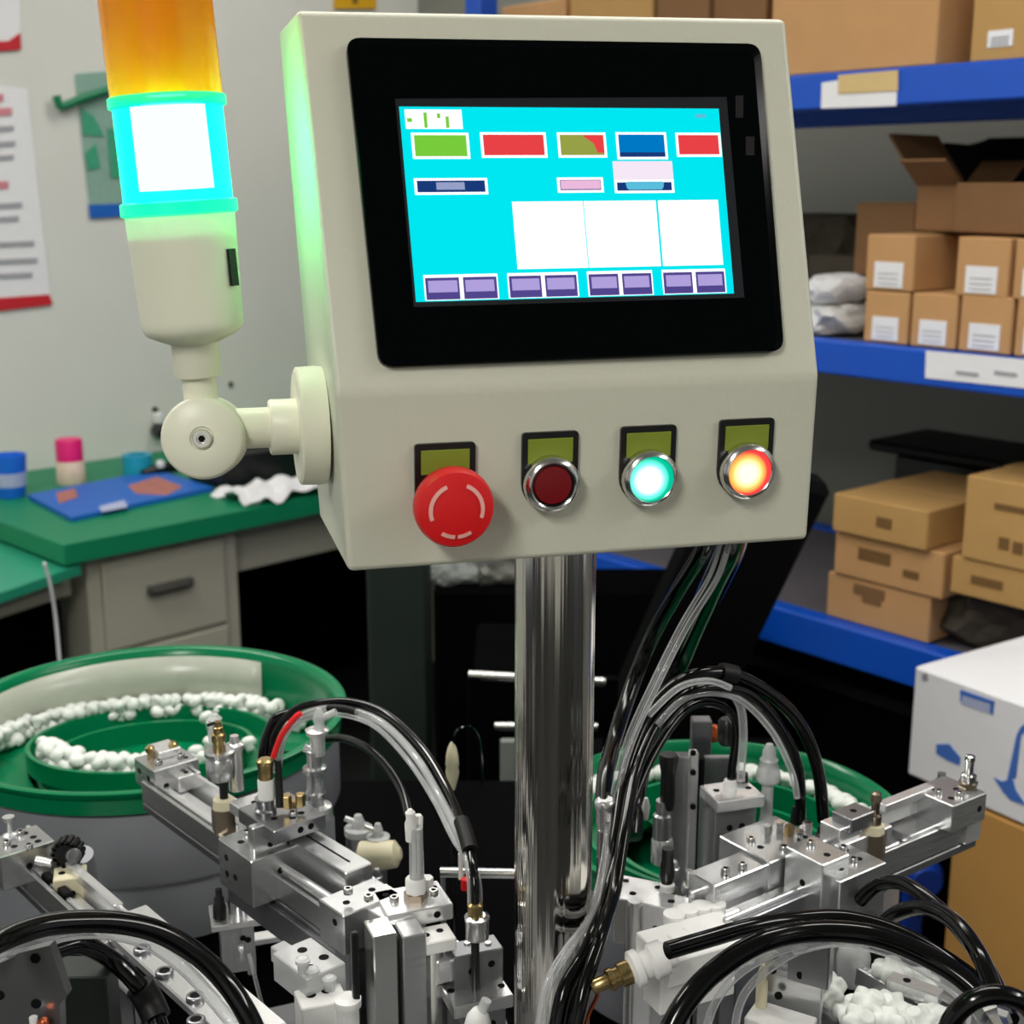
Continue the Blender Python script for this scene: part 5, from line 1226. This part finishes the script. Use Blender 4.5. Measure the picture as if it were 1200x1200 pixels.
# right bundle
hose('clear_hose', 'clear hose dropping from the control box to the pole foot', [(858, 622, .755), (852, 645, .765), (838, 682, .79), (805, 735, .80), (772, 800, .79), (740, 872, .78), (722, 940, .76), (714, 1000, .73), (700, 1060, .70), (670, 1110, .665), (645, 1150, .65), (634, 1215, .64)], 3.6, 'clear_hose')
hose('clear_hose', 'thinner clear hose beside the first under the control box', [(848, 622, .755), (842, 645, .77), (830, 678, .795), (798, 732, .805), (766, 796, .795), (734, 868, .785), (716, 940, .765), (706, 1010, .735), (692, 1066, .705), (664, 1118, .67), (652, 1160, .655), (644, 1215, .645)], 2.8, 'clear_hose')
hose('cable', 'thick black cable slanting down from the control box underside', [(832, 620, .76), (824, 645, .78), (795, 692, .85), (765, 745, .9), (742, 800, .9), (722, 860, .86), (710, 905, .80), (707, 945, .76)], 9)
hose('cable', 'black loom of cable leaning behind the clear hoses', [(862, 618, .76), (854, 648, .79), (830, 700, .87), (800, 765, .95), (770, 830, .95), (748, 900, .92), (738, 980, .88)], 14)
hose('air_hose', 'outer black hose of the high arch right of the pole', [(650, 1215, .64), (662, 1160, .65), (690, 1110, .67), (712, 1050, .71), (722, 980, .74), (735, 900, .78), (765, 830, .81), (805, 795, .82), (850, 789, .83), (895, 808, .84), (935, 845, .845), (958, 900, .85), (965, 962, .85)], 8, sleeves=((.66, .69, 1.5, 'black_rubber'),))
hose('air_hose', 'inner black hose running close beside the outer hose', [(672, 1215, .635), (684, 1160, .645), (702, 1105, .665), (720, 1045, .705), (731, 978, .735), (745, 905, .775), (772, 845, .805), (808, 812, .815), (845, 806, .825), (880, 815, .835), (912, 850, .84), (935, 900, .845), (938, 965, .845)], 7)
hose('air_hose', 'black hose ending at the tower block right of the pole', [(660, 1215, .655), (676, 1150, .66), (700, 1085, .69), (718, 1020, .72), (738, 950, .76), (768, 880, .80), (806, 830, .83), (842, 826, .84), (862, 850, .84), (858, 900, .84), (856, 922, .84)], 5.5)
hose('clear_hose', 'clear hose arching over the right fittings under black ones', [(770, 850, .80), (800, 820, .81), (835, 812, .82), (870, 822, .83), (905, 858, .835), (928, 905, .84), (934, 935, .84)], 4, 'clear_hose')
hose('clear_hose', 'clear hose running nearest under the top of the right arch', [(760, 838, .795), (795, 806, .805), (830, 798, .815), (856, 806, .82)], 4, 'clear_hose')
hose('clear_hose', 'clear hose hanging straight down to the tower block', [(858, 812, .835), (868, 830, .835), (871, 860, .835), (869, 895, .835), (868, 915, .835)], 5, 'clear_hose')
hose('clear_hose', 'clear hose curling in front of the chrome pole foot', [(712, 975, .75), (708, 1030, .72), (690, 1075, .69), (662, 1112, .655), (640, 1152, .64), (628, 1215, .63)], 3, 'clear_hose')
# bottom right
hose('air_hose', 'black hose with cut end lying over the white manifold', [(782, 1114, .62), (830, 1100, .63), (880, 1086, .64), (930, 1078, .65), (990, 1076, .655), (1050, 1092, .65), (1110, 1125, .635), (1160, 1165, .61), (1190, 1215, .59)], 10)
hose('air_hose', 'thick black hose rising from the bottom edge over the bracket', [(775, 1230, .57), (800, 1180, .58), (835, 1140, .59), (890, 1105, .60), (950, 1092, .61), (1020, 1096, .61), (1080, 1118, .605), (1130, 1148, .595), (1175, 1195, .58)], 13)
hose('clear_hose', 'clear hose bowing over the heap of white nuts', [(930, 1112, .635), (980, 1102, .64), (1035, 1112, .64), (1085, 1136, .63), (1130, 1168, .61), (1170, 1215, .59)], 8, 'clear_hose')
hose('clear_hose', 'outer clear hose curving down left of the bracket plate', [(822, 1230, .62), (836, 1180, .63), (862, 1145, .635), (905, 1118, .64), (945, 1106, .64)], 5, 'clear_hose')
hose('clear_hose', 'inner clear hose curving down left of the bracket plate', [(858, 1230, .62), (866, 1180, .63), (884, 1150, .635), (915, 1126, .64), (940, 1112, .645)], 5, 'clear_hose')
hose('air_hose', 'upper black hose looping right below the right arm', [(1008, 1055, .74), (1030, 1036, .73), (1060, 1036, .71), (1095, 1060, .68), (1130, 1096, .65), (1160, 1140, .62), (1185, 1195, .59)], 9)
hose('air_hose', 'second black hose looping right toward the lower corner', [(1025, 1092, .72), (1052, 1070, .70), (1085, 1064, .68), (1118, 1080, .65), (1145, 1115, .62), (1165, 1160, .60), (1178, 1210, .58)], 10)
hose('air_hose', 'black hose coil in the bottom right corner', [(1105, 1230, .53), (1115, 1196, .53), (1140, 1172, .53), (1172, 1166, .53), (1205, 1180, .53), (1225, 1215, .53)], 12)
hose('air_hose', 'short dark hose behind the tray of white nuts', [(965, 1165, .73), (990, 1160, .73), (1015, 1140, .73), (1032, 1110, .74), (1045, 1080, .75)], 12)
# rest of the room around the camera
struct(MB().box(V((0, -3.0, 1.4)), X_, Y_, Z_, 9, .1, 2.8, 0).build('wall_back', 'wall'))
